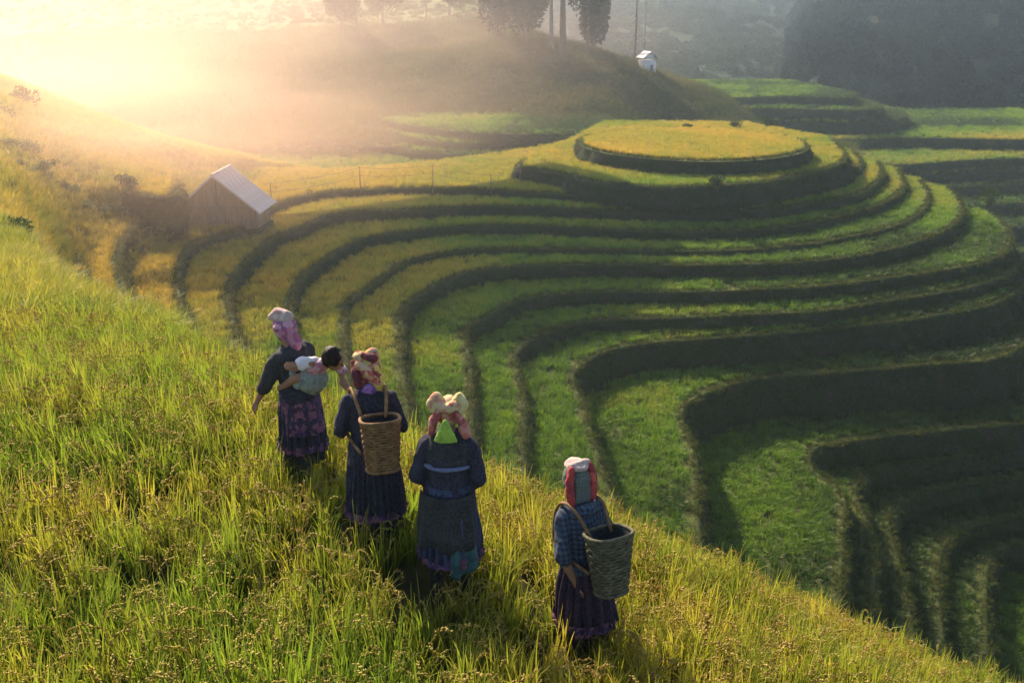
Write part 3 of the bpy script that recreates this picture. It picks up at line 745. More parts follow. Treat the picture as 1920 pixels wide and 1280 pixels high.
# ------------------------------------------------------------------ barn on the fenced terrace
M['plank'] = noisy('weathered plank', [(0.3, (0.17, 0.11, 0.075)), (0.7, (0.38, 0.27, 0.19))], 3, 6, .6, .02, stretch=(3, 3, .3))
M['sheet'] = noisy('pale roofing sheet', [(0.3, (0.42, 0.38, 0.37)), (0.6, (0.60, 0.55, 0.54)), (0.75, (0.66, 0.60, 0.58))], 1.2, 5, .3, .02, .6)
M['wood'] = noisy('grey timber', [(0.3, (0.14, 0.10, 0.075)), (0.7, (0.27, 0.21, 0.16))], 4, 5, .4, .01)
bc = at_z(412, 428, zA)
BX, BY = bc.x, bc.y
barn = empty('barn', (BX, BY, zA), R(-4)); tag(barn, 'small plank barn with a pale sheet gable roof on the terrace edge at left', 'barn')
BW, BD, EH, RH = 6.3, 3.3, 1.75, 4.35
def roofz(x): return EH + (RH-EH)*(1-abs(x)/(BW/2))
npl = 13
pm_cache = {}
for k in range(npl):                                         # front and rear gable planks
    x = -BW/2 + BW*(k+.5)/npl; w = BW/npl
    for side, y in ((0, 0.0), (1, BD)):
        bm = bmesh.new(); w2 = w/2-.012; zl, zr = roofz(x-w2), roofz(x+w2)
        if abs(x) < .05: zl = zr = max(zl, zr)
        yo = y + random.uniform(-.02, .02); lo = 0 if not (side == 0 and 5 <= k <= 6) else 0
        vs = [bm.verts.new((x+sx, yo+sy, zz)) for sy in (-.03, .03) for (sx, zz) in ((-w2, lo), (w2, lo), (w2, zr-.06), (-w2, zl-.06))]
        for f in ((0, 1, 2, 3), (7, 6, 5, 4), (0, 4, 5, 1), (1, 5, 6, 2), (2, 6, 7, 3), (3, 7, 4, 0)): bm.faces.new([vs[i] for i in f])
        obj('plank', bm, M['plank'], barn)
bm = bmesh.new(); add_box(bm, (0, 0, 0), (.05, BD/9-.025, EH+.02)); me = bpy.data.meshes.new('side_plank'); bm.to_mesh(me); bm.free(); me.materials.append(M['plank'])
for s in (-1, 1):
    for k in range(9):
        o = bpy.data.objects.new('plank', me); COL.objects.link(o); o.parent = barn; o.location = (s*(BW/2-.03)+random.uniform(-.015, .015), BD*(k+.5)/9, EH/2)
bm = bmesh.new(); add_box(bm, (-.5, -.07, .9), (.95, .05, 1.75)); dr = obj('door', bm, M['wood'], barn)
bm = bmesh.new(); add_box(bm, (-.15, -.12, .95), (.04, .05, .16)); obj('handle', bm, M['bark'], dr)
for x in (-BW/2+.05, BW/2-.05, 0):
    for y in (-.09, BD+.09):
        bm = bmesh.new(); add_box(bm, (x, y, (EH if x else RH-.1)/2), (.13, .1, EH if x else RH-.15)); obj('corner_post' if x else 'king_post', bm, M['wood'], barn)
bm = bmesh.new(); add_box(bm, (0, -.17, EH), (BW, .06, .12)); obj('tie_beam', bm, M['wood'], barn)
sl = math.atan2(RH-EH, BW/2); L = (BW/2)/math.cos(sl)+.65
def corrugated(w, l):
    bm = bmesh.new(); n = 14; rows = []
    for j, y in enumerate((0, w)): pass
    for i in range(n+1):
        y = w*i/n; zz = .022*math.sin(i*PI)+.03*(i % 2)
        rows.append([bm.verts.new((0, y, zz)), bm.verts.new((l, y, zz)), bm.verts.new((0, y, zz-.02)), bm.verts.new((l, y, zz-.02))])
    for a, b in zip(rows, rows[1:]):
        bm.faces.new((a[0], a[1], b[1], b[0])); bm.faces.new((a[2], b[2], b[3], a[3])); bm.faces.new((a[1], a[3], b[3], b[1])); bm.faces.new((a[0], b[0], b[2], a[2]))
    me = bpy.data.meshes.new('roof_sheet'); bm.to_mesh(me); bm.free(); me.materials.append(M['sheet']); return me
ns = 5; shm = corrugated((BD+1.1)/ns+.03, L)
for s in (-1, 1):
    for k in range(ns):
        o = bpy.data.objects.new('roof_sheet', shm); COL.objects.link(o); o.parent = barn
        o.location = (0, -.55+(BD+1.1)*k/ns, RH+.05+.006*(k % 2)); 
        o.rotation_euler = (0, sl, 0) if s > 0 else (0, PI-sl, 0)
        if s < 0: o.scale = (1, 1, -1)
bm = bmesh.new(); add_tube(bm, [(0, -.6, RH+.07), (0, BD+.6, RH+.07)], .12, 8); obj('ridge_cap', bm, M['sheet'], barn)
for s in (-1, 1):
    for y in (-.52, BD+.52):
        a = Vector((0, y, RH)); b = Vector((s*L*math.cos(sl), y, RH-L*math.sin(sl))); m = (a+b)/2
        bm = bmesh.new(); add_box(bm, m, (L, .06, .16), Matrix.Rotation(s*sl, 3, 'Y')); obj('barge_board', bm, M['sheet'], barn)
# stone and earth footing in front of the barn
bm = bmesh.new(); add_box(bm, (0, BD/2-.1, -.35), (BW+.5, BD+.5, .66)); obj('plinth', bm, M['bank'], barn)

# ------------------------------------------------------------------ wire fence along the terrace
FPX_POSTS = [(508, 392, 'thin fence post just right of the barn'), (675, 361, 'thin fence post left of the taller pair on the yellow terrace'), (811, 358, 'thin fence post in the middle of the wire fence'),
             (921, 361, 'short leaning fence post nearer the round platform'), (975, 362, 'last fence post where the wire meets the round platform bank')]
tops = []
for k, (x, y, lab) in enumerate(FPX_POSTS):
    p = at_z(x, y, zA); p.y += .35
    if k == 4: p.z = z1
    bm = bmesh.new(); h = (2.3, 2.4, 2.5, 1.7, .7)[k]; lean = random.uniform(-.06, .06)
    add_tube(bm, [(0, 0, -.3), (lean*.5, 0, h*.5), (lean, 0, h)], [.055, .05, .04], 8)
    o = obj('fence_post', bm, M['wood'], smooth=True); o.location = p
    tag(o, lab, 'fence post', 'posts of the wire fence'); tops.append(p+Vector((lean, 0, h-.12)))
for j, (dz, lab) in enumerate(((0, 'upper sagging wire strung between the fence posts'), (-.75, 'lower sagging wire strung between the fence posts'))):
    bm = bmesh.new(); pts = []
    for a, b in zip(tops, tops[1:]):
        for t in np.linspace(0, 1, 9)[:-1]:
            p = a.lerp(b, t); p.z += dz*(1 if (b - tops[-1]).length > .01 else 1-t*.75) - .18*4*t*(1-t); pts.append(p)
    pts.append(tops[-1]+Vector((0, 0, dz*.25))); add_tube(bm, pts, .018, 5)
    tag(obj('fence_wire', bm, M['wood']), lab, 'wire')

# ------------------------------------------------------------------ trees, white hut, poles
def tree(pos, h, tr, crown, label, leafn=2600, lean=0, mat='bark', crown_from=.4, cr_r=4.0, group=None, leaf=.42, flat=1):
    root = empty('tree', pos); tag(root, label, 'tree', group)
    bm = bmesh.new(); pts = []
    for k in range(9):
        t = k/8; pts.append(Vector((lean*t+.25*math.sin(3*t+pos[0]), .2*math.sin(4*t+pos[1]), h*.94*t-.4)))
    add_tube(bm, pts, [tr*(1.25 if k == 0 else 1-.8*k/8) for k in range(9)], 10)
    for _ in range(14):
        t = random.uniform(crown_from*.8, .95); k = t*8; p = pts[int(k)].lerp(pts[min(int(k)+1, 8)], k % 1)
        a = random.random()*2*PI; l = cr_r*random.uniform(.5, .9)
        e = p+Vector((math.cos(a)*l, math.sin(a)*l, l*random.uniform(.1, .6)))
        add_tube(bm, [p, p.lerp(e, .5)+Vector((0, 0, .2)), e], [tr*.35*(1.1-t), tr*.22*(1.1-t), .03], 6)
    obj('trunk', bm, M[mat], root, smooth=True)
    me = leafball_mesh('crown', leafn, (cr_r, cr_r, h*(1-crown_from)*.5), leaf, M['forest' if crown == 'dark' else 'bush'], clumps=22, hollow=.2)
    c = link('crown', me, None, root); c.location = (lean*.7, 0, h*(1+crown_from)/2)
    return root
TREES = [
 (1056, 190, 27, .75, 'dark', 'tallest dark tree on the knoll with a thick bare lower trunk', .42, 4.6, 0),
 (1032, 196, 25, .45, 'dark', 'slim tree with pale trunk left of the thick trunked tree', .45, 3.6, -.5),
 (1098, 192, 22, .40, 'dark', 'dark leafy tree on the right slope of the knoll', .18, 3.6, .3),
 (1000, 214, 20, .40, 'dark', 'dark rounded tree behind the slim pale trunk', .12, 4.8, 0),
 (955, 222, 19, .40, 'dark', 'low dark tree on the knoll top left of the tall trunks', .10, 5.0, 0),
 (905, 235, 17, .40, 'dark', 'small dim tree at the left end of the dark grove', .10, 4.4, 0),
 (930, 205, 15, .35, 'dark', 'small dark tree at the near foot of the dim grove', .05, 4.0, 0),
 (985, 200, 14, .35, 'dark', 'bushy dark tree in front of the slim pale trunk', .05, 3.6, 0),
 (1115, 204, 14, .30, 'dark', 'short leafy tree at the right end of the dark grove', .05, 3.0, 0),
 (845, 236, 15, .35, 'light', 'hazy tree beside the slender pole on the knoll', .15, 4.2, 0),
 (720, 228, 16, .35, 'light', 'faint tree left of the slender pole in the haze', .12, 4.6, 0),
 (640, 222, 15, .35, 'light', 'faintest tree at the glowing left end of the knoll', .12, 4.6, 0),
]
for px_, d, h, tr, cr_, lab, cf, crr, ln in TREES:
    p = on_knoll(px_, d); tree(p, h, tr, cr_, lab, 5200, ln, 'pale_bark' if px_ == 1032 else 'bark', cf, crr, None)
M['white'] = noisy('white painted wall', [(0.3, (0.62, 0.60, 0.60)), (0.7, (0.8, 0.78, 0.78))], .8, 4, 0)
p = at_d(1213, 131, 186)
hut = empty('hut', p, R(20)); tag(hut, 'tiny white hut with a pale gable roof on the knoll edge near a pole', 'hut')
bm = bmesh.new(); add_box(bm, (0, 0, .2), (2.4, 2.4, 2.9)); obj('wall', bm, M['white'], hut)
bm = bmesh.new()
for s in (-1, 1): add_box(bm, (s*.78, 0, 2.65), (1.95, 2.9, .08), Matrix.Rotation(s*R(35), 3, 'Y'))
obj('roof', bm, M['sheet'], hut)
bm = bmesh.new(); add_box(bm, (0, 0, 2.4), (1.5, 2.2, .9)); obj('gable', bm, M['white'], hut)
bm = bmesh.new(); add_box(bm, (.3, -1.23, .2), (.6, .05, 1.5)); obj('door', bm, M['wood'], hut)
bm = bmesh.new(); add_box(bm, (0, 0, -2.1), (2.3, 2.2, 2.2)); obj('footing', bm, M['mound'], hut)
def pole(px_, d, h, r, lab, arms=True, py=None):
    p = on_knoll(px_, d) if py is None else at_d(px_, py, d)
    root = empty('utility_pole', p); tag(root, lab, 'utility pole', 'poles on the knoll')
    bm = bmesh.new(); add_tube(bm, [(0, 0, -1.5), (0, 0, h)], [r, r*.7], 8); obj('mast', bm, M['wood'], root, True)
    if arms:
        bm = bmesh.new(); add_box(bm, (0, 0, h-.8), (2.2, .12, .14)); obj('crossarm', bm, M['wood'], root)
    return root
pole(800, 226, 18, .17, 'slender hazy pole standing on the left part of the knoll')
pole(1190, 188, 17, .16, 'darker pole just left of the tiny white hut', py=120)
pole(1207, 190, 17, .10, 'thin pale pole rising right behind the tiny white hut', arms=False, py=120)

def shrub(px_, py_, z=None, d=None, s=1.0, lab='', mat='bush', sq=.8, n=700, leaf=.10):
    p = at_z(px_, py_, z) if z is not None else at_d(px_, py_, d)
    root = empty('shrub', p); tag(root, lab, 'shrub')
    me = leafball_mesh('foliage', n, (s, s*.8, s*sq), leaf, M[mat], clumps=9); f = link('foliage', me, None, root); f.location = (0, 0, s*sq*.75)
    bm = bmesh.new()
    for k in range(5):
        a = k*1.3; add_tube(bm, [(0, 0, -.3), (math.cos(a)*s*.3, math.sin(a)*s*.3, s*sq*.8), (math.cos(a)*s*.6, math.sin(a)*s*.5, s*sq*1.3)], [.04, .03, .012], 5)
    obj('stem', bm, M['bark'], root)
shrub(1346, 352, z=z1, s=.9, lab='small dark bush on the ledge right under the platform bank', n=600)
shrub(1378, 242, z=Z0-1.5, s=1.0, lab='little dark bush at the back rim of the golden platform', n=500)
shrub(1442, 240, z=Z0-1.5, s=1.1, lab='second little dark bush behind the platform further right', n=500)
shrub(1290, 241, z=Z0-1.2, s=.8, lab='flat dark bush at the centre of the platform back rim', n=400, sq=.5)
shrub(1296, 400, z=z2, s=.8, lab='tuft of dark weeds hanging on the bank below the platform', n=400)
shrub(1855, 385, d=112, s=1.5, lab='bright bush on the crest of the spur at right', n=800)
for k, (x, y, d, s, lab) in enumerate([
    (45, 205, 84, 1.4, 'hazy bush on the upper left skyline of the yellow hillside'),
    (8, 238, 76, 1.3, 'darker bush at the left picture edge on the hillside'),
    (240, 350, 76, .8, 'rounded brown bush above the curved left bank'),
    (30, 455, 36, .9, 'small green bush below the dark one at the left edge'),
    (480, 425, 84, .9, 'leafy bush against the right corner of the barn')]):
    shrub(x, y, d=d, s=s, lab=lab, n=700, leaf=.12 if d > 50 else .08)
# brown brush banks winding over the hillside
def brush(trace, name_lab, dd_, n):
    P = []
    line = smooth_line([at_d(x, y, d) for (x, y), d in zip(trace, dd_)], .4)
    for p in line:
        h = hbvh.ray_cast(Vector((p[0], p[1], 30)), Vector((0, 0, -1))); z = h[0].z if h[0] else p[2]
        for _ in range(n): P.append((p[0]+random.gauss(0, .5), p[1]+random.gauss(0, .5), max(z, p[2]-2)+random.uniform(-.1, .4)))
    return P
P = brush([(25, 322), (80, 335), (150, 345), (230, 350)], '', (62, 66, 70, 74), 1) + brush([(40, 305), (90, 312), (110, 300)], '', (62, 66, 67), 3) + \
    brush([(-20, 285), (20, 270), (45, 250)], '', (64, 66, 70), 2)
P = np.array(P)
scatter('bank_brush', P, 'shrub', scls(len(P), .25, .6), rots(len(P), .3), np.clip(rng.normal(.8, .15, len(P)), 0, 1), 'brown brush growing along the winding banks of the left hillside', 'brush')

# ------------------------------------------------------------------ people
def cloth(name, cols, scale=18, kind='voronoi', rough=.9, bs=.25):
    m, n, b = newmat(name); b.inputs['Roughness'].default_value = rough
    tc = n.nodes.new('ShaderNodeTexCoord')
    if kind == 'voronoi':
        v = n.nodes.new('ShaderNodeTexVoronoi'); v.inputs['Scale'].default_value = scale
        n.links.new(tc.outputs['Object'], v.inputs['Vector'])
        s = n.nodes.new('ShaderNodeSeparateColor'); n.links.new(v.outputs['Color'], s.inputs[0])
        c = ramp(n, s.outputs[0], [((k+.001)/len(cols), cc) for k, cc in enumerate(cols)], 'CONSTANT')
    elif kind == 'plaid':
        w1 = n.nodes.new('ShaderNodeTexWave'); w1.bands_direction = 'X'; w1.inputs['Scale'].default_value = scale; w1.inputs['Distortion'].default_value = 1.2
        w2 = n.nodes.new('ShaderNodeTexWave'); w2.bands_direction = 'Z'; w2.inputs['Scale'].default_value = scale; w2.inputs['Distortion'].default_value = 1.2
        n.links.new(tc.outputs['Object'], w1.inputs[0]); n.links.new(tc.outputs['Object'], w2.inputs[0])
        a = n.nodes.new('ShaderNodeMath'); a.operation = 'ADD'; n.links.new(w1.outputs['Fac'], a.inputs[0]); n.links.new(w2.outputs['Fac'], a.inputs[1])
        h = n.nodes.new('ShaderNodeMath'); h.operation = 'MULTIPLY'; h.inputs[1].default_value = .5; n.links.new(a.outputs[0], h.inputs[0])
        c = ramp(n, h.outputs[0], [(k/(max(len(cols)-1, 1)), cc) for k, cc in enumerate(cols)])
    elif kind == 'bands':
        w1 = n.nodes.new('ShaderNodeTexWave'); w1.bands_direction = 'Z'; w1.inputs['Scale'].default_value = scale; w1.inputs['Distortion'].default_value = 2.5; w1.inputs['Detail'].default_value = 3
        n.links.new(tc.outputs['Object'], w1.inputs[0])
        c = ramp(n, w1.outputs['Fac'], [(k/(len(cols)-1), cc) for k, cc in enumerate(cols)])
    else:
        c = ramp(n, nz(n, scale, 5), [(.3+.4*k/(len(cols)-1), cc) for k, cc in enumerate(cols)])
    f = nz(n, 60, 4); n.links.new(mixc(n, .12, c, ramp(n, f, [(.3, (.02, .02, .02)), (.7, (.35, .33, .3))])), b.inputs['Base Color'])
    bump(n, b, f, bs, .01)
    b.inputs['Sheen Weight'].default_value = .05
    return m
M['skin'] = noisy('skin', [(.3, (.26, .14, .085)), (.7, (.34, .19, .12))], 6, 4, .1, .005, .55)
M['hair'] = noisy('black hair', [(.3, (.008, .007, .006)), (.7, (.03, .024, .02))], 30, 4, .5, .01, .4, stretch=(4, 4, .6))
M['black_cloth'] = cloth('black hemp', [(.010, .012, .016), (.022, .026, .030), (.035, .04, .04)], 6, 'noise')
M['indigo'] = cloth('indigo hemp', [(.008, .009, .018), (.014, .016, .032), (.026, .026, .050)], 6, 'noise')
M['deep_indigo'] = cloth('deep indigo', [(.008, .008, .016), (.013, .013, .028), (.024, .022, .048)], 6, 'noise')
M['blue_plaid'] = cloth('blue plaid', [(.012, .016, .030), (.030, .050, .085), (.07, .10, .14)], 9, 'plaid')
M['blue_skirt'] = cloth('blue skirt', [(.02, .028, .06), (.04, .055, .11), (.05, .075, .14)], 8, 'noise')
M['teal'] = cloth('teal panel', [(.015, .05, .06), (.03, .10, .11), (.05, .13, .15)], 10, 'noise')
M['purple_dark'] = cloth('dark plum', [(.012, .008, .018), (.028, .014, .036), (.05, .02, .05)], 7, 'noise')
M['navy_skirt'] = cloth('navy skirt', [(.009, .010, .020), (.014, .016, .034), (.022, .022, .05), (.036, .036, .06)], 9, 'noise')
M['embroidery'] = cloth('plum embroidery', [(.05, .02, .05), (.16, .05, .10), (.09, .03, .12), (.03, .02, .06), (.20, .08, .12)], 26)
M['pink_scarf'] = cloth('pink scarf', [(.45, .20, .28), (.36, .10, .18), (.55, .30, .36), (.28, .10, .22)], 22)
M['white_scarf'] = cloth('pale scarf', [(.40, .28, .26), (.50, .40, .34), (.36, .20, .20)], 12, 'noise')
M['yellow_floral'] = cloth('yellow floral', [(.58, .42, .06), (.55, .18, .12), (.52, .34, .20), (.26, .04, .06), (.62, .48, .12)], 24)
M['maroon'] = cloth('maroon band', [(.16, .03, .03), (.25, .06, .05), (.10, .02, .03)], 20)
M['peach_floral'] = cloth('peach floral', [(.52, .24, .14), (.55, .38, .22), (.40, .10, .07), (.58, .46, .22)], 24)
M['salmon'] = cloth('salmon tail', [(.50, .16, .13), (.58, .26, .20), (.34, .08, .08)], 24)
M['lime'] = cloth('lime cloth', [(.25, .42, .04), (.36, .55, .07), (.20, .34, .04)], 14, 'noise')
M['cream'] = cloth('cream fringe', [(.60, .50, .18), (.64, .56, .26), (.52, .36, .12)], 14, 'noise')
M['red_scarf'] = cloth('red scarf', [(.42, .05, .045), (.55, .11, .08), (.30, .03, .04)], 20)
M['grey_plaid'] = cloth('grey green plaid', [(.04, .06, .055), (.14, .16, .13), (.10, .12, .12)], 14, 'plaid')
M['sash'] = cloth('pale blue sash', [(.10, .12, .24), (.16, .18, .30), (.07, .08, .18)], 30, 'noise')
M['violet'] = cloth('violet collar', [(.22, .08, .28), (.30, .14, .36), (.14, .05, .2)], 20)
M['baby_pink'] = cloth('pink baby clothes', [(.58, .32, .38), (.66, .44, .48), (.44, .18, .26)], 24)
M['baby_white'] = cloth('white baby sleeve', [(.62, .60, .60), (.72, .70, .70)], 10, 'noise')
M['carrier'] = cloth('pale carrier cloth', [(.16, .19, .17), (.26, .30, .25), (.10, .12, .13)], 16, 'noise')
M['shoe'] = noisy('dark shoe', [(.3, (.02, .018, .016)), (.7, (.05, .04, .035))], 20, 4, .2, .005, .6)
M['cane'] = noisy('green brown cane', [(.3, (.055, .055, .035)), (.7, (.16, .145, .09))], 22, 5, .4, .01, .6)
M['cane_brown'] = noisy('brown cane', [(.3, (.11, .06, .03)), (.7, (.30, .18, .085))], 22, 5, .4, .01, .6)

def hand(bm, wrist, d, side, curl=.5):
    """palm, four curled fingers of unequal length and a thumb leaving the side of the palm"""
    d = Vector(d).normalized(); s = Vector(side).normalized(); s = (s - d*s.dot(d)).normalized(); n = d.cross(s)
    w = Vector(wrist)
    add_limb(bm, [w, w+d*.04, w+d*.075], [.022, .027, .024])
    for k, (off, L) in enumerate(((-.026, .062), (-.009, .072), (.009, .068), (.026, .052))):
        p = w+d*.075+s*off; q = d.copy(); pts = [w+d*.05+s*off*.8, p]
        for j in range(3):
            q = (q + n*curl*.45).normalized(); p = p+q*L/3; pts.append(p)
        add_limb(bm, pts, [.0105, .0100, .0092, .0085, .0075])
    p = w+d*.022-s*.024; q = (d*.75-s*.65).normalized()
    add_limb(bm, [p, p+q*.028, p+q*.028+(d+n*.4).normalized()*.024], [.0115, .0105, .0088])

def face(bm, H, f, up, r=1.0):
    """skull, jaw, nose, brow, lips and ears; f = where the face looks"""
    f = Vector(f).normalized(); up = Vector(up).normalized(); s = f.cross(up).normalized(); up = s.cross(f)
    rot = Matrix((s, f, up)).transposed()
    add_ball(bm, H, (.076*r, .092*r, .100*r), 18, rot)
    add_ball(bm, H+f*.028*r-up*.055*r, (.052*r, .058*r, .055*r), 14, rot)
    add_limb(bm, [H+f*.086*r+up*.012*r, H+f*.102*r-up*.022*r], [.009*r, .014*r])
    add_limb(bm, [H+f*.083*r+up*.024*r-s*.035*r, H+f*.083*r+up*.024*r+s*.035*r], [.009*r, .009*r])
    add_limb(bm, [H+f*.084*r-up*.056*r-s*.018*r, H+f*.084*r-up*.056*r+s*.018*r], [.008*r, .008*r])
    for k in (-1, 1): add_ball(bm, H+s*k*.077*r-up*.012*r, (.010*r, .018*r, .028*r), 10, rot)
    return s, f, up
def eyes(root, H, s, f, up, r=1.0):
    for k in (-1, 1):
        bm = bmesh.new(); add_ball(bm, H+f*.082*r+up*.006*r+s*k*.030*r, .011*r, 10); obj('eye', bm, M['hair'], root, True)

def skirt(name, top, bot, zt, zb, c, mat, root, pleats=26, amp=.014, shift=(0, 0), hem=.02, seed=0, a0=0, a1=2*PI, out=0.0):
    """pleated cloth with an inside; top and bot = (rx, ry)"""
    seg = 156; rows = 16; V = []; F = []; closed = abs(a1-a0-2*PI) < .01
    for side in (0, 1):
        for r in range(rows+1):
            t = r/rows
            for k in range(seg+1):
                a = a0+(a1-a0)*k/seg; e = t**.8
                rx = top[0]+(bot[0]-top[0])*e + out; ry = top[1]+(bot[1]-top[1])*e + out
                w = amp*min(1, t*2.2)*1.3*math.cos(pleats*a+.9*math.sin(3*a+seed)) + .016*t*noise.noise(Vector((a*1.5+seed, t*2, seed)))*2 - side*.006
                z = zt+(zb-zt)*t + hem*t*noise.noise(Vector((math.cos(a)*1.3, math.sin(a)*1.3, seed)))*2
                V.append((c[0]+shift[0]*t+(rx+w)*math.cos(a), c[1]+shift[1]*t+(ry+w)*math.sin(a), z))
    n = (rows+1)*(seg+1)
    for r in range(rows):
        for k in range(seg):
            a = r*(seg+1)+k; F.append((a, a+1, a+seg+2, a+seg+1)); b = a+n; F.append((b, b+seg+1, b+seg+2, b+1))
    for k in range(seg):
        a = rows*(seg+1)+k; F.append((a, a+1, a+1+n, a+n))
    return mesh_np(name, V, F, mat, root, True)

def woman(key, yaw, label, S, scale=.97):
    root = empty('person', FEET[key], yaw); root.scale = (scale*.93, scale*.96, scale)
    tag(root, label, 'person', 'women walking through the rice')
    ln = S.get('lean', .06); hx = S.get('hx', 0)
    legs = S.get('legs', [(.10, .05, -.02), (-.09, -.06, .02)])   # side: x, foot y, knee y
    H = Vector((hx, ln*1.35+.03, 1.365))
    bm = bmesh.new()
    add_loft(bm, [((0, 0, .74), .13, .10), ((0, 0, .82), .155, .115), ((0, ln*.25, .94), .125, .095), ((0, ln*.6, 1.06), .14, .105), ((0, ln*.85, 1.16), .155, .10), ((0, ln*.95, 1.215), .11, .075), ((hx*.4, ln*1.05, 1.245), .05, .05)])
    add_limb(bm, [(hx*.4, ln*.95, 1.20), (hx*.7, ln*1.15+.01, 1.26), H-Vector((0, .015, .05))], [.055, .048, .045])
    fs, ff, fu = face(bm, H, S.get('look', (0, 1, -.12)), (0, .1, 1))
    for (x, fy, ky) in legs:
        lift = .03 if fy > 0 else 0
        add_limb(bm, [(x*.9, 0, .78), (x, ky+.03+fy*.4, .43), (x, fy-.01, .09)], [.088, .058, .036])
        add_limb(bm, [(x, fy-.03, .04), (x, fy+.05, .032), (x, fy+.13, .028)], [.034, .034, .026])
    for sd, pts in (('L', S['L']), ('R', S['R'])):
        sx = -1 if sd == 'L' else 1
        sh = Vector((sx*.152, ln*.88, 1.16)); e, w = Vector(pts[0]), Vector(pts[1])
        add_limb(bm, [sh, sh.lerp(e, .5), e, e.lerp(w, .4), w], [.048, .042, .036, .036, .024])
        hand(bm, w, w-e, pts[2] if len(pts) > 2 else (sx*.2, 1, 0), .6)
    me = fuse(bm, .0065, 2); b = put('body', me, M['skin'], root)
    eyes(root, H, fs, ff, fu)
    # jacket with sleeves
    bm = bmesh.new(); jz = S.get('jacket_hem', .74); fl = S.get('flare', .03)
    add_loft(bm, [((0, 0, jz), .165+fl, .135+fl), ((0, 0, .84), .172+fl*.6, .138+fl*.4), ((0, ln*.25, .94), .156, .126), ((0, ln*.6, 1.06), .172, .134), ((0, ln*.85, 1.15), .187, .127), ((0, ln*.95, 1.215), .145, .098), ((hx*.3, ln*1.02, 1.255), .085, .075)])
    for sd, pts in (('L', S['L']), ('R', S['R'])):
        sx = -1 if sd == 'L' else 1
        sh = Vector((sx*.146, ln*.88, 1.155)); e, w = Vector(pts[0]), Vector(pts[1]); q = S.get('sleeve', .55)
        add_limb(bm, [sh, sh.lerp(e, .5), e, e.lerp(w, q)], [.074, .068, .064, .056])
    put('jacket', fuse(bm, .010, 3, (.024, 9, 3.6, yaw*3)), S['jacket'], root)
    sk = S['skirt']
    skirt('skirt', (.165, .135), sk['bot'], .90, sk['hem'], (0, 0), sk['mat'], root, sk.get('pleats', 26), sk.get('amp', .014), sk.get('shift', (0, 0)), seed=yaw+1)
    if 'under' in sk:
        skirt('underskirt', (.16, .13), (sk['bot'][0]-.035, sk['bot'][1]-.035), .80, sk['hem']-.13, (0, 0), sk['under'], root, 14, .012, sk.get('shift', (0, 0)), seed=yaw+5)
    h_ = sk['hem']+.05; q_ = (.90-h_)/(.90-sk['hem']); q_ = q_**.8
    skirt('skirt_trim', (.165+(sk['bot'][0]-.165)*q_, .135+(sk['bot'][1]-.135)*q_), sk['bot'], h_+.02, h_-.045, (0, 0), M[sk.get('trim', 'embroidery')], root, sk.get('pleats', 26), .008, seed=yaw+1, out=.014)
    for (x, fy, ky) in legs:
        bm = bmesh.new(); add_limb(bm, [(x, ky+.03+fy*.4, .44), (x, (ky+.03+fy*.4)*.5+(fy-.01)*.5, .27), (x, fy-.01, .11)], [.066, .064, .046])
        put('legging', fuse(bm, .012, 2, (.008, 9, 22, x)), M['black_cloth'], root)
        bm = bmesh.new(); add_limb(bm, [(x, fy-.035, .045), (x, fy+.05, .04), (x, fy+.135, .034)], [.044, .043, .034])
        put('shoe', fuse(bm, .010, 2), M['shoe'], root)
    return root, H
def piece(name, root, mat, fn, vox=.010, fold=(.010, 12, 12, 1), it=2):
    bm = bmesh.new(); fn(bm); return put(name, fuse(bm, vox, it, fold), mat, root)
def V3(*a): return Vector(a)

# first woman, carrying the baby
w1, H = woman('w1', R(52), 'woman in black jacket and pink headscarf with a baby on her back, leading the line', dict(
    lean=.07, L=((-.225, .13, .98), (-.26, .25, .78), (.3, 1, 0)), R=((.24, .10, .98), (.20, .27, .86)), jacket=M['black_cloth'], jacket_hem=.80, flare=.01, look=(-.15, 1, -.3),
    skirt=dict(bot=(.215, .20), hem=.36, mat=M['navy_skirt'], pleats=20, under=M['black_cloth']), legs=[(.09, .16, .06), (-.09, -.12, -.02)], sleeve=.35), .97)
piece('headscarf', w1, M['pink_scarf'], lambda b: (add_ball(b, H+V3(0, -.012, .016), (.098, .115, .118), 18), add_limb(b, [H+V3(0, -.09, -.04), H+V3(.01, -.12, -.10), H+V3(.01, -.10, -.15)], [.06, .055, .05]), add_limb(b, [H+V3(-.09, .0, .03), H+V3(0, .10, .045), H+V3(.09, 0, .03)], [.03, .028, .03])))
piece('scarf_fold', w1, M['white_scarf'], lambda b: (add_limb(b, [H+V3(0, -.05, .112), H+V3(-.01, .06, .115), H+V3(-.02, .15, .075)], [.055, .058, .030]), add_ball(b, H+V3(0, .0, .10), (.085, .10, .04), 14)))
piece('apron', w1, M['embroidery'], lambda b: (add_loft(b, [((0, -.02, .52), .205, .19), ((0, -.01, .62), .20, .18), ((0, 0, .76), .19, .165), ((0, 0, .84), .18, .155)])), .010, (.014, 9, 3, 2))
piece('baby_carrier', w1, M['carrier'], lambda b: (add_ball(b, (0.03, -.16, .985), (.135, .115, .125), 18), add_limb(b, [(.06, -.10, .98), (.10, .02, 1.16), (.07, .17, 1.10)], [.035, .03, .03]), add_limb(b, [(-.10, -.10, .96), (-.11, .02, 1.18), (-.07, .17, 1.10)], [.035, .03, .03])), .010, (.014, 10, 10, 3))
piece('waist_wrap', w1, M['indigo'], lambda b: (add_loft(b, [((0, 0, .80), .19, .16), ((0, 0, .86), .187, .16), ((0, .02, .93), .17, .15)])), .010, (.010, 8, 24, 3))
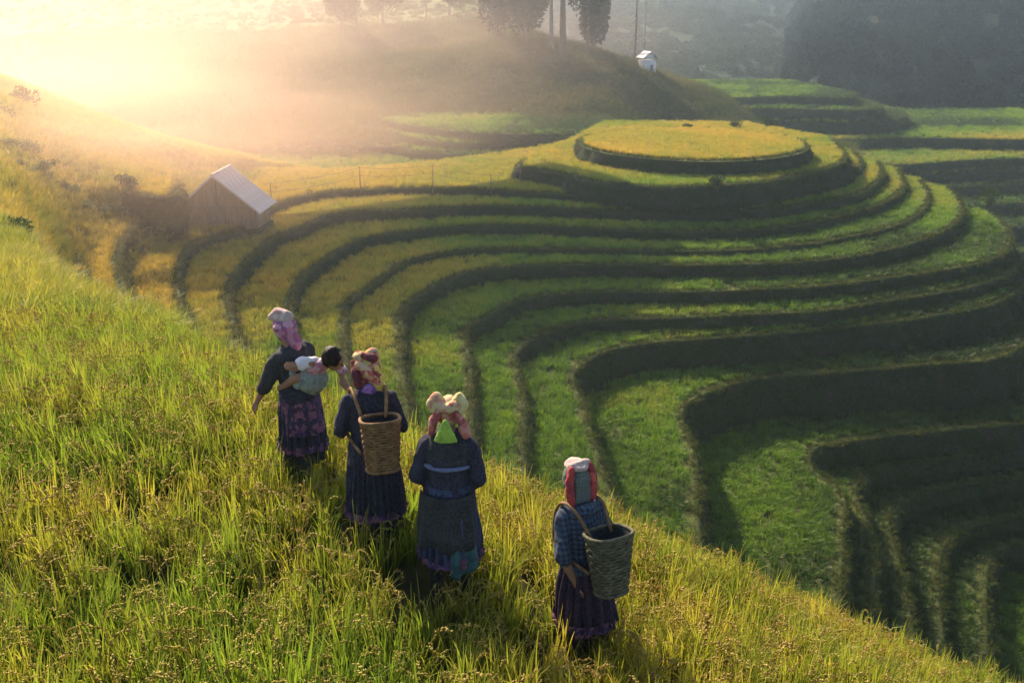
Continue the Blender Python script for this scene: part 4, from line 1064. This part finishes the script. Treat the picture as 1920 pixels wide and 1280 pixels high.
# the baby
wp = w1.matrix_basis.copy(); 
baby = empty('person', w1.location, R(52)); baby.scale = w1.scale; baby.location = w1.location + Matrix.Rotation(R(52), 3, 'Z') @ Vector((.02, -.015, .085)); tag(baby, 'baby with black hair and pink clothes carried on the first woman\'s back', 'baby')
Hb = V3(.055, -.37, 1.115)
bm = bmesh.new(); add_loft(bm, [((.02, -.12, .92), .075, .07), ((.03, -.19, 1.0), .08, .07), ((.045, -.27, 1.07), .075, .06), ((.05, -.31, 1.10), .04, .04)])
fs, ff, fu = face(bm, Hb, (.5, -.6, -.45), (.1, -.5, .8), .92)
add_limb(bm, [(.10, -.26, 1.06), (.15, -.33, .99), (.13, -.37, .94)], [.030, .026, .018]); hand(bm, (.13, -.37, .94), (0, -.5, -.85), (1, 0, 0), .7)
add_limb(bm, [(-.02, -.24, 1.07), (-.08, -.22, 1.08), (-.13, -.17, 1.07)], [.030, .026, .018]); hand(bm, (-.13, -.17, 1.07), (-1, .5, 0), (0, 0, 1), .8)
for s in (-1, 1): add_limb(bm, [(.02+s*.05, -.12, .93), (s*.15, -.08, .93), (s*.18, .03, .85)], [.045, .038, .026]); add_limb(bm, [(s*.18, .03, .85), (s*.19, .07, .83)], [.028, .02])
put('body', fuse(bm, .006, 2), M['skin'], baby); eyes(baby, Hb, fs, ff, fu, .92)
piece('hair', baby, M['hair'], lambda b: (add_ball(b, Hb+V3(-.010, .004, .020), (.082, .088, .090), 18), add_ball(b, Hb+V3(-.03, .03, .0), (.06, .06, .075), 14)), .008, (.008, 25, 25, 3))
piece('romper', baby, M['baby_pink'], lambda b: (add_loft(b, [((.02, -.13, .95), .10, .09), ((.03, -.20, 1.02), .105, .09), ((.045, -.27, 1.085), .095, .075), ((.05, -.31, 1.11), .055, .05)]), add_limb(b, [(.10, -.26, 1.07), (.155, -.34, 1.01), (.145, -.38, .995)], [.045, .042, .036])), .008, (.014, 16, 16, 2))
piece('sleeve', baby, M['baby_white'], lambda b: (add_ball(b, (-.115, -.165, 1.075), (.062, .06, .056), 16), add_limb(b, [(-.02, -.22, 1.075), (-.10, -.18, 1.08)], [.045, .05])), .008, (.008, 20, 20, 2))

# second woman with brown basket
w2, H = woman('w2', R(16), 'second woman in line, in indigo with yellow patterned headscarf and brown back basket', dict(
    lean=.08, L=((-.245, .05, .96), (-.12, .22, .95), (0, 0, 1)), R=((.24, .03, .96), (.14, .22, .96), (0, 0, 1)), jacket=M['deep_indigo'], jacket_hem=.72, flare=.03,
    skirt=dict(bot=(.235, .21), hem=.30, mat=M['navy_skirt'], pleats=30, under=M['indigo']), legs=[(.09, -.05, 0), (-.09, .08, .03)], sleeve=.8))
piece('headscarf', w2, M['yellow_floral'], lambda b: (add_ball(b, H+V3(.015, -.012, .025), (.102, .115, .118), 18), add_limb(b, [H+V3(.05, -.09, .05), H+V3(.085, -.085, -.03), H+V3(.07, -.075, -.13)], [.042, .05, .042]), add_limb(b, [H+V3(.0, -.05, .11), H+V3(.05, -.03, .145), H+V3(.09, 0, .11)], [.04, .045, .035])))
piece('scarf_band', w2, M['maroon'], lambda b: (add_limb(b, [H+V3(-.095, .0, .07), H+V3(-.085, -.07, .02), H+V3(-.075, -.075, -.07)], [.028, .04, .036]), add_limb(b, [H+V3(-.02, -.06, .14), H+V3(.05, -.09, .13)], [.028, .034])), .009, (.008, 16, 16, 1))
piece('scarf_fold', w2, M['peach_floral'], lambda b: (add_limb(b, [H+V3(-.06, -.085, .085), H+V3(0, -.125, .04), H+V3(.04, -.12, -.02)], [.036, .034, .028]), add_ball(b, H+V3(-.045, -.02, .13), (.055, .05, .035), 12)), .009, (.010, 16, 16, 4))
piece('collar', w2, M['violet'], lambda b: (add_limb(b, [H+V3(-.05, -.08, -.13), H+V3(.0, -.115, -.10), H+V3(.05, -.09, -.14)], [.034, .045, .034]),), .009, (.008, 14, 14, 2))

# third woman, no basket
w3, H = woman('w3', R(-4), 'third woman in line, without a basket, in dark jacket over blue and teal skirt', dict(
    lean=.07, L=((-.235, -.01, .95), (-.15, .16, .82), (0, 0, 1)), R=((.235, -.01, .95), (.15, .16, .82), (0, 0, 1)), jacket=M['indigo'], jacket_hem=.64, flare=.035,
    skirt=dict(bot=(.235, .21), hem=.33, mat=M['blue_skirt'], pleats=24, amp=.018), legs=[(.10, .07, .03), (-.10, -.06, 0)], sleeve=.8), .98)
piece('headscarf', w3, M['peach_floral'], lambda b: (add_ball(b, H+V3(0, .0, .02), (.105, .11, .11), 18), add_limb(b, [H+V3(-.085, -.06, .09), H+V3(0, -.105, .075), H+V3(.085, -.06, .09)], [.050, .038, .050])))
for s, mt in ((-1, 'peach_floral'), (1, 'cream')):
    piece('scarf_knot', w3, M[mt], lambda b, s=s: (add_limb(b, [H+V3(s*.05, -.03, .10), H+V3(s*.085, -.05, .135), H+V3(s*.118, -.07, .10), H+V3(s*.10, -.09, .055)], [.034, .042, .038, .026]),), .008, (.008, 16, 16, 4))
    piece('scarf_tail', w3, M['salmon'], lambda b, s=s: (add_limb(b, [H+V3(s*.06, -.10, .055), H+V3(s*.105, -.10, -.02), H+V3(s*.125, -.09, -.11)], [.024, .034, .030 if s < 0 else .042]),), .008, (.008, 16, 16, 4))
piece('neck_cloth', w3, M['lime'], lambda b: (add_loft(b, [((0, -.085, 1.245), .085, .030), ((0, -.095, 1.30), .068, .030), ((0, -.095, 1.37), .034, .026), ((0, -.09, 1.41), .012, .018)]),), .008, (.006, 16, 16, 4))
piece('yoke', w3, M['black_cloth'], lambda b: (add_loft(b, [((0, .05, 1.06), .188, .145), ((0, .06, 1.15), .192, .135), ((0, .065, 1.215), .155, .112), ((0, .07, 1.25), .095, .085)]),), .010, (.008, 8, 8, 4))
piece('sash', w3, M['sash'], lambda b: (add_loft(b, [((0, .03, 1.025), .187, .145), ((0, .035, 1.05), .189, .147)]),), .008, (.006, 8, 30, 4))
skirt('panel', (.175, .145), (.245, .22), .82, .29, (0, 0), M['teal'], w3, 10, .01, seed=4, a0=-PI/2+.12, a1=-PI/2+1.15, out=.012)
skirt('apron', (.19, .165), (.225, .20), .86, .46, (0, 0), M['black_cloth'], w3, 8, .010, seed=8, a0=-PI+.2, a1=-.4, out=.02)

# fourth woman with open basket
w4, H = woman('w4', R(30), 'last woman in line, in blue plaid jacket and red headscarf with open cane basket', dict(
    lean=.09, L=((-.22, -.03, .94), (-.13, -.08, .72), (.2, 1, 0)), R=((.24, .05, .95), (.15, .20, .88), (0, 0, 1)), jacket=M['blue_plaid'], jacket_hem=.80, flare=.02,
    skirt=dict(bot=(.23, .21), hem=.36, mat=M['purple_dark'], pleats=16, amp=.02, under=M['purple_dark']), legs=[(.09, .10, .05), (-.09, -.10, 0)], sleeve=.12))
piece('headscarf', w4, M['grey_plaid'], lambda b: (add_ball(b, H+V3(0, -.01, .03), (.098, .112, .125), 18), add_box(b, H+V3(0, -.065, -.03), (.13, .09, .19))))
piece('scarf_top', w4, M['white_scarf'], lambda b: (add_limb(b, [H+V3(-.07, -.04, .145), H+V3(.07, -.04, .15)], [.032, .032]), add_ball(b, H+V3(0, -.01, .14), (.09, .10, .03), 14)), .009, (.008, 16, 16, 4))
for s in (-1, 1):
    piece('scarf_border', w4, M['red_scarf'], lambda b, s=s: (add_limb(b, [H+V3(s*.08, -.06, .14), H+V3(s*.105, -.075, .04), H+V3(s*.095, -.085, -.07), H+V3(s*.07, -.08, -.14)], [.028, .034, .033, .026]),), .008, (.008, 16, 16, 4))
piece('collar', w4, M['blue_plaid'], lambda b: (add_limb(b, [(-.08, -.0, 1.22), (0, -.03, 1.245), (.08, -.0, 1.22)], [.045, .045, .045]),), .009, (.008, 14, 14, 2))

def basket(label, key, yaw, loc, size, mat, tilt, straps, rows=17, staves=24, square=.72):
    rb, rt, ry, h = size
    f = FEET[key]; m = Matrix.Rotation(yaw, 3, 'Z'); p = f + m @ Vector(loc)
    root = empty('basket', p, 0); root.rotation_euler = (tilt[0], tilt[1], yaw); tag(root, label, 'basket', 'carrying baskets on the women\'s backs')
    def rad(t, a, off=0):
        r = rb+(rt-rb)*t**.8+off; ca, sa = math.cos(a), math.sin(a)
        return Vector((r*math.copysign(abs(ca)**square, ca), ry*r*math.copysign(abs(sa)**square, sa), h*t))
    bm = bmesh.new()
    for r in range(rows):                                     # horizontal weavers in and out of the staves
        t = (r+.5)/rows*.94; seg = staves*4; pr = None; first = None
        for k in range(seg+1):
            a = 2*PI*k/seg; o = .005*math.cos(staves/2*a + (PI if r % 2 else 0))
            hh = h/rows*.40; c = rad(t, a, o)
            ring = [bm.verts.new(rad(t, a, o+.0035)+Vector((0, 0, -hh))), bm.verts.new(rad(t, a, o+.0035)+Vector((0, 0, hh))), bm.verts.new(rad(t, a, o-.0035)+Vector((0, 0, hh))), bm.verts.new(rad(t, a, o-.0035)+Vector((0, 0, -hh)))]
            if pr:
                for q in range(4): bm.faces.new((pr[q], ring[q], ring[(q+1) % 4], pr[(q+1) % 4]))
            pr = ring
    o = obj('weave', bm, mat, root, True); o['kind'] = 'stuff'
    bm = bmesh.new()
    for k in range(staves):
        a = 2*PI*(k+.5)/staves; add_tube(bm, [rad(t, a, 0) for t in (0, .25, .5, .75, 1)], .0055, 5)
    o = obj('stave', bm, mat, root); o['kind'] = 'stuff'
    for t, rr, nm in ((1.0, .013, 'rim'), (.955, .008, 'rim_lashing'), (.02, .012, 'base_hoop')):
        bm = bmesh.new(); pts = [rad(t, 2*PI*k/40, .003) for k in range(41)]; add_tube(bm, pts, rr, 6, False)
        obj(nm, bm, mat, root, True)
    bm = bmesh.new(); R1 = [bm.verts.new(rad(0, 2*PI*k/40, -.01)) for k in range(40)]; R2 = [bm.verts.new(rad(.97, 2*PI*k/40, -.012)) for k in range(40)]
    for k in range(40): bm.faces.new((R1[k], R1[(k+1) % 40], R2[(k+1) % 40], R2[k]))
    bm.faces.new(R1[::-1]); obj('dark_inner_shell', bm, M['black_cloth'], root, True)  # dark inner shell keeps the open basket dark inside
    inv = (Matrix.Translation(p) @ root.rotation_euler.to_matrix().to_4x4()).inverted()
    for pts in straps:
        bm = bmesh.new(); P = [inv @ (f + m @ Vector(q)) for q in pts]; L = smooth_line(P, .03)
        add_tube(bm, [Vector(q) for q in L], .012, 6); obj('shoulder_strap', bm, M['cane_brown'], root, True)
    return root
basket('brown woven basket strapped to the back of the second woman', 'w2', R(16), (.03, -.275, .755), (.105, .130, .80, .36), M['cane_brown'], (R(-6), 0), [
    [(sx*.08, -.17, 1.09), (sx*.11, -.04, 1.215), (sx*.12, .10, 1.22), (sx*.13, .17, 1.10), (sx*.17, .09, .92), (sx*.10, -.17, .84)] for sx in (-1, 1)])
basket('greenish open topped cane basket tilted on the fourth woman\'s back', 'w4', R(30), (.0, -.30, .735), (.10, .150, .80, .40), M['cane'], (R(-10), R(2)), [
    [(sx*.08, -.17, 1.09), (sx*.11, -.03, 1.22), (sx*.12, .11, 1.22), (sx*.13, .18, 1.10), (sx*.17, .09, .92), (sx*.10, -.19, .84)] for sx in (-1, 1)])
#@@ENDPEOPLE
# ------------------------------------------------------------------ haze over the valley
bm = bmesh.new(); add_box(bm, (0, 675, 3), (3000, 1650, 126)); 
hm = bpy.data.materials.new('haze'); hm.use_nodes = True; n = hm.node_tree; n.nodes.clear()
ho = n.nodes.new('ShaderNodeOutputMaterial'); pv = n.nodes.new('ShaderNodeVolumePrincipled')
pv.inputs['Color'].default_value = (0.72, 0.87, 1.0, 1); pv.inputs['Density'].default_value = 0.00055; pv.inputs['Anisotropy'].default_value = 0.72
n.links.new(pv.outputs[0], ho.inputs['Volume'])
hz = obj('haze', bm, hm); tag(hz, kind='stuff')

# ------------------------------------------------------------------ sunlit mist at the left, placed and tinted peach to carry the sun glow
def mist(c, rr, dens, words, nscale=2.2, lo=.25):
    mm = bpy.data.materials.new('mist'); mm.use_nodes = True; n = mm.node_tree; n.nodes.clear()
    ho = n.nodes.new('ShaderNodeOutputMaterial'); pv = n.nodes.new('ShaderNodeVolumePrincipled')
    pv.inputs['Color'].default_value = (1.0, 0.72, 0.55, 1); pv.inputs['Anisotropy'].default_value = 0.72
    tc = n.nodes.new('ShaderNodeTexCoord'); ln = n.nodes.new('ShaderNodeVectorMath'); ln.operation = 'LENGTH'
    n.links.new(tc.outputs['Object'], ln.inputs[0])
    mr = n.nodes.new('ShaderNodeMapRange'); mr.interpolation_type = 'SMOOTHSTEP'
    mr.inputs['From Min'].default_value = 1.0; mr.inputs['From Max'].default_value = .15; mr.inputs['To Min'].default_value = 0; mr.inputs['To Max'].default_value = dens
    n.links.new(ln.outputs['Value'], mr.inputs['Value'])
    t = n.nodes.new('ShaderNodeTexNoise'); t.inputs['Scale'].default_value = nscale; t.inputs['Detail'].default_value = 3
    n.links.new(tc.outputs['Object'], t.inputs[0])
    m2 = n.nodes.new('ShaderNodeMapRange'); m2.inputs['From Min'].default_value = .35; m2.inputs['From Max'].default_value = .65; m2.inputs['To Min'].default_value = lo; m2.inputs['To Max'].default_value = 1.3
    n.links.new(t.outputs[0], m2.inputs['Value'])
    mu = n.nodes.new('ShaderNodeMath'); mu.operation = 'MULTIPLY'; n.links.new(mr.outputs[0], mu.inputs[0]); n.links.new(m2.outputs[0], mu.inputs[1])
    n.links.new(mu.outputs[0], pv.inputs['Density']); n.links.new(pv.outputs[0], ho.inputs['Volume'])
    bm = bmesh.new(); add_ball(bm, (0, 0, 0), 1.0, 40)
    o = obj('mist_bank', bm, mm, smooth=True); o.location = c; o.scale = rr
    tag(o, words, kind='stuff')
mist((-72, 212, -12), (126, 146, 26), .0058, 'sunlit mist filling the valley head at upper left')
mist((-42, 82, -11), (52, 42, 9), .024, 'thin low mist drifting over the yellow hillside and barn')
